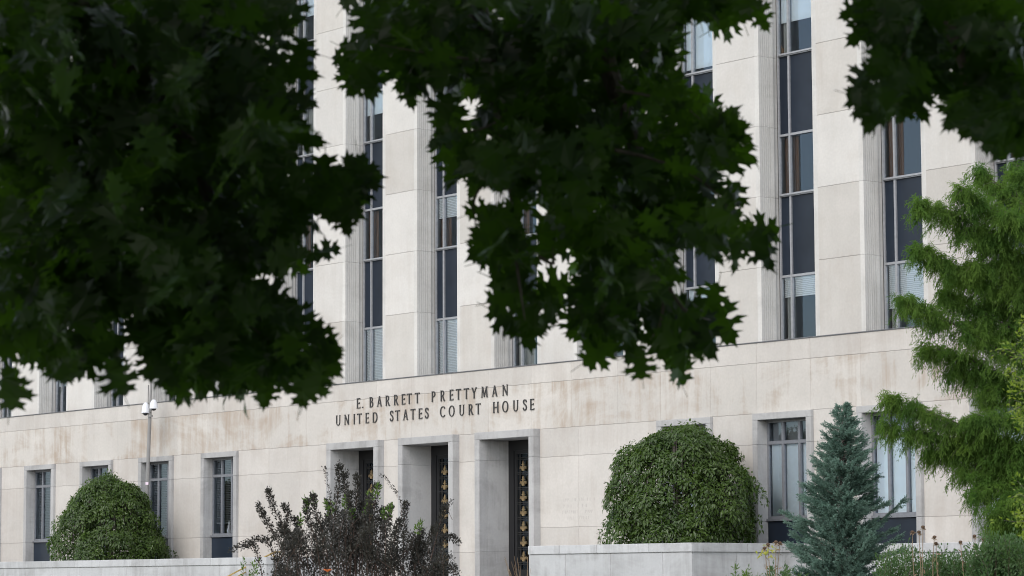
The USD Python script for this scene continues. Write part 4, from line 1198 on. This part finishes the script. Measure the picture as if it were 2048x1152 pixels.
def oak():
    r = np.random.default_rng(2024)
    t = thing('oak_tree', 'dark oak in the foreground whose leafy boughs hang into the top of the view', 'tree')
    hor = np.array([fwd[0], fwd[1], 0]); hor /= np.linalg.norm(hor)
    side = rgt.copy(); side[2] = 0; side /= np.linalg.norm(side)
    foot = EYE + hor * 7.2 - side * 4.3; foot[2] = GZ
    crown = foot + np.array([0, 0, 5.4])
    part(t, 'trunk', MB().tube(curve([foot, foot + [0.05, .02, 1.6], foot + [-.05, .05, 3.4], crown], 10), np.linspace(.34, .18, 10), 14), 'bark', smooth=40)
    P, Dv, Nv, S = [], [], [], []
    for name, (poly, holes, D) in MASS.items():
        pg0 = Polygon(poly).buffer(0)
        pg = pg0.buffer(-20)
        if pg.geom_type != 'Polygon': pg = max(pg.geoms, key=lambda g_: g_.area)
        ho = unary_union([Polygon(h).buffer(14) for h in holes])
        inner = pg.buffer(-36).difference(ho.buffer(30))
        x0, y0, x1, y1 = pg.bounds
        core_ = []
        from shapely import contains_xy
        cand = np.stack([r.uniform(x0, x1, 60000), r.uniform(y0, y1, 60000)], 1)
        ok = contains_xy(inner, cand[:, 0], cand[:, 1])
        cand = cand[ok]
        want = int(inner.area / 470)
        cand = cand[:want]
        m = len(cand)
        dep = D + 1.6 * (meshkit.noise(np.c_[cand / 130, np.full(m, D)]) - .5) * 1.6 + r.normal(size=m) * .55
        for (px, py), d in zip(cand, dep):
            P.append(at_dist(px, py, d))
        outv = rgt[None] * r.normal(size=(m, 1)) * .8 + upv[None] * (-.75 + .5 * r.normal(size=(m, 1))) + fwd[None] * r.normal(size=(m, 1)) * .5
        Dv.append(outv)
        Nv.append(upv[None] * .75 - fwd[None] * r.normal(.25, .7, (m, 1)) + rgt[None] * r.normal(size=(m, 1)) * .5)
        S.append(r.uniform(.13, .245, m))
        # fringe: leaves whose tips make the outline
        FP, FD = [], []
        full = pg.difference(ho).buffer(0)

        def fringe(x, y, nx, ny, sz, inset):
            lpx = sz / D * FPX
            FP.append((x - nx * (lpx * 1.02 + inset), y - ny * (lpx * 1.02 + inset), sz)); FD.append((nx, ny))
        pts = np.array(pg0.exterior.coords)[:-1]
        if pg0.exterior.is_ccw: pts = pts[::-1]
        K = len(pts)
        for i_ in range(K):
            p, a, b = pts[i_], pts[i_ - 1], pts[(i_ + 1) % K]
            if p[1] < -70 or p[0] < -55 or p[0] > 2100: continue
            e0, e1 = (p - a) / np.linalg.norm(p - a), (b - p) / np.linalg.norm(b - p)
            turn = e0[0] * e1[1] - e0[1] * e1[0]
            o = e0 - e1
            if np.linalg.norm(o) < .35: o = np.array([e0[1], -e0[0]])
            o = o / np.linalg.norm(o)
            if pg0.contains(Point(p + o * 5)):                    # a notch: leave it open
                continue
            a_ = math.atan2(o[1] + .12, o[0]) + r.normal() * .15
            fringe(p[0], p[1], math.cos(a_), math.sin(a_), r.uniform(.12, .21), 0)
        bl = [g_.exterior for g_ in getattr(full, 'geoms', [full])] + [h_ for g_ in getattr(full, 'geoms', [full]) for h_ in g_.interiors]
        for line in bl:
            for s_ in np.arange(0, line.length, 26.0):
                p = line.interpolate(s_ + r.uniform(-8, 8)); a = line.interpolate(s_ - 14); b = line.interpolate(s_ + 14)
                if p.y < -70 or p.x < -55 or p.x > 2100: continue
                tx, ty = b.x - a.x, b.y - a.y; ln = math.hypot(tx, ty) + 1e-6
                nx, ny = ty / ln, -tx / ln
                if full.contains(Point(p.x + nx * 6, p.y + ny * 6)): nx, ny = -nx, -ny
                a_ = math.atan2(ny + .2, nx) + r.normal() * .5
                fringe(p.x, p.y, math.cos(a_), math.sin(a_), r.uniform(.12, .18), r.uniform(4, 26))
        m2 = len(FP); FD = np.array(FD)
        dd = D + r.normal(size=m2) * .5
        P += [at_dist(a[0], a[1], d) for a, d in zip(FP, dd)]
        Dv.append(rgt[None] * FD[:, :1] - upv[None] * FD[:, 1:] + fwd[None] * r.normal(size=(m2, 1)) * .25)
        Nv.append(-fwd[None] * r.choice([-1, 1], (m2, 1)) + upv[None] * r.normal(.5, .45, (m2, 1)) + rgt[None] * r.normal(size=(m2, 1)) * .55)
        S.append(np.array([a[2] for a in FP]))
    P = np.array(P); Dv, Nv, S = np.concatenate(Dv), np.concatenate(Nv), np.concatenate(S)
    S = S * (to_px(P)[:, 2] / 10.3)
    R = frames(Dv, Nv)
    pick = r.integers(0, len(OAKT), len(P))
    px = to_px(P)
    seen = (px[:, 0] > -20) & (px[:, 0] < 2068) & (px[:, 1] > -20) & (px[:, 1] < 1160)
    order = np.where(seen)[0][np.argsort(px[seen][:, 2])]
    single = order[:300]
    for i in single:
        v, f = scatter(*OAKT[pick[i]], P[i:i + 1], R[i:i + 1], S[i:i + 1])
        part(t, 'leaf', (v, f), 'oak_leaf')
    rest = np.setdiff1d(np.arange(len(P)), single)
    mb = MB()
    for k in range(len(OAKT)):
        q = rest[pick[rest] == k]
        mb.add(*scatter(*OAKT[k], P[q], R[q], S[q]))
    part(t, 'hanging_foliage', mb, 'oak_leaf', kind='stuff')
    # boughs
    def bough(pts, r0, r1, n=16):
        part(t, 'bough', MB().tube(curve(pts, n), np.linspace(r0, r1, n), 8), 'bark', smooth=40)
    j = lambda h: foot + (crown - foot) * h
    bough([j(.62), at_dist(-420, -150, 8.0), at_dist(60, -60, 9.6), at_dist(330, 230, 10.4), at_dist(450, 560, 10.5)], .13, .012, 22)
    bough([j(.75), at_dist(-250, -420, 8.4), at_dist(380, -180, 9.6), at_dist(500, 110, 10.3), at_dist(590, 300, 10.4)], .11, .010, 22)
    bough([j(.9), at_dist(200, -640, 9.0), at_dist(820, -260, 10.2), at_dist(980, 120, 10.9), at_dist(1030, 480, 11.0)], .11, .010, 22)
    bough([j(.95), at_dist(500, -760, 9.0), at_dist(1080, -300, 10.2), at_dist(1230, 180, 10.9), at_dist(1330, 560, 11.0)], .11, .010, 22)
    bough([j(1.0), at_dist(900, -950, 8.5), at_dist(1560, -420, 9.2), at_dist(1850, -60, 9.6), at_dist(1930, 170, 9.7)], .11, .010, 22)
    tg = np.random.default_rng(3)
    for a, b in [((330, 230), (200, 520)), ((330, 230), (560, 330)), ((450, 560), (330, 730)), ((450, 560), (620, 720)), ((540, 200), (620, 180)), ((980, 120), (760, 90)), ((980, 200), (900, 270)), ((1030, 480), (1050, 640)),
                 ((1230, 180), (1420, 260)), ((1330, 560), (1300, 680)), ((1330, 560), (1420, 640)), ((1230, 300), (1460, 420)), ((1080, 515), (1105, 495)), ((1850, -20), (1760, 180)), ((1930, 170), (1990, 260)), ((980, 350), (960, 480)), ((60, 0), (60, 600)), ((330, 330), (120, 690))]:
        A, B = at_dist(*a, 10.3), at_dist(*b, 10.3 + tg.uniform(-.4, .4))
        part(t, 'twig', MB().tube(curve([A, (A + B) / 2 + tg.normal(size=3) * .05, B], 7), np.linspace(.008, .002, 7), 5), 'bark')
    # the rest of the crown above and around, out of view, which shades the boughs
    m = 22000
    c = EYE + hor * 3.5 + np.array([0, 0, 4.6])
    q = unit(m, r) * (r.random((m, 1)) ** .30) * np.array([10.5, 10.5, 4.4]) + c
    p3 = to_px(q)
    lim = 90 + .75 * FPX / np.maximum(np.abs(p3[:, 2]), .3)
    outside = (p3[:, 2] < -.4) | (p3[:, 0] < -lim) | (p3[:, 0] > 2048 + lim) | (p3[:, 1] < -lim) | (p3[:, 1] > 1152 + lim)
    outside &= np.linalg.norm(q - EYE, axis=1) > 1.0
    q = q[outside & (q[:, 2] > .9)]
    m = len(q)
    R2 = frames(unit(m, r) + [0, 0, -.6], unit(m, r) * .6 + [0, 0, 1])
    mb = MB().add(*scatter(*LEAF, q, R2, np.stack([np.full(m, .24), r.uniform(.26, .38, m), np.full(m, .12)], 1)))
    part(t, 'upper_crown', mb, 'oak_leaf', kind='stuff')


oak()
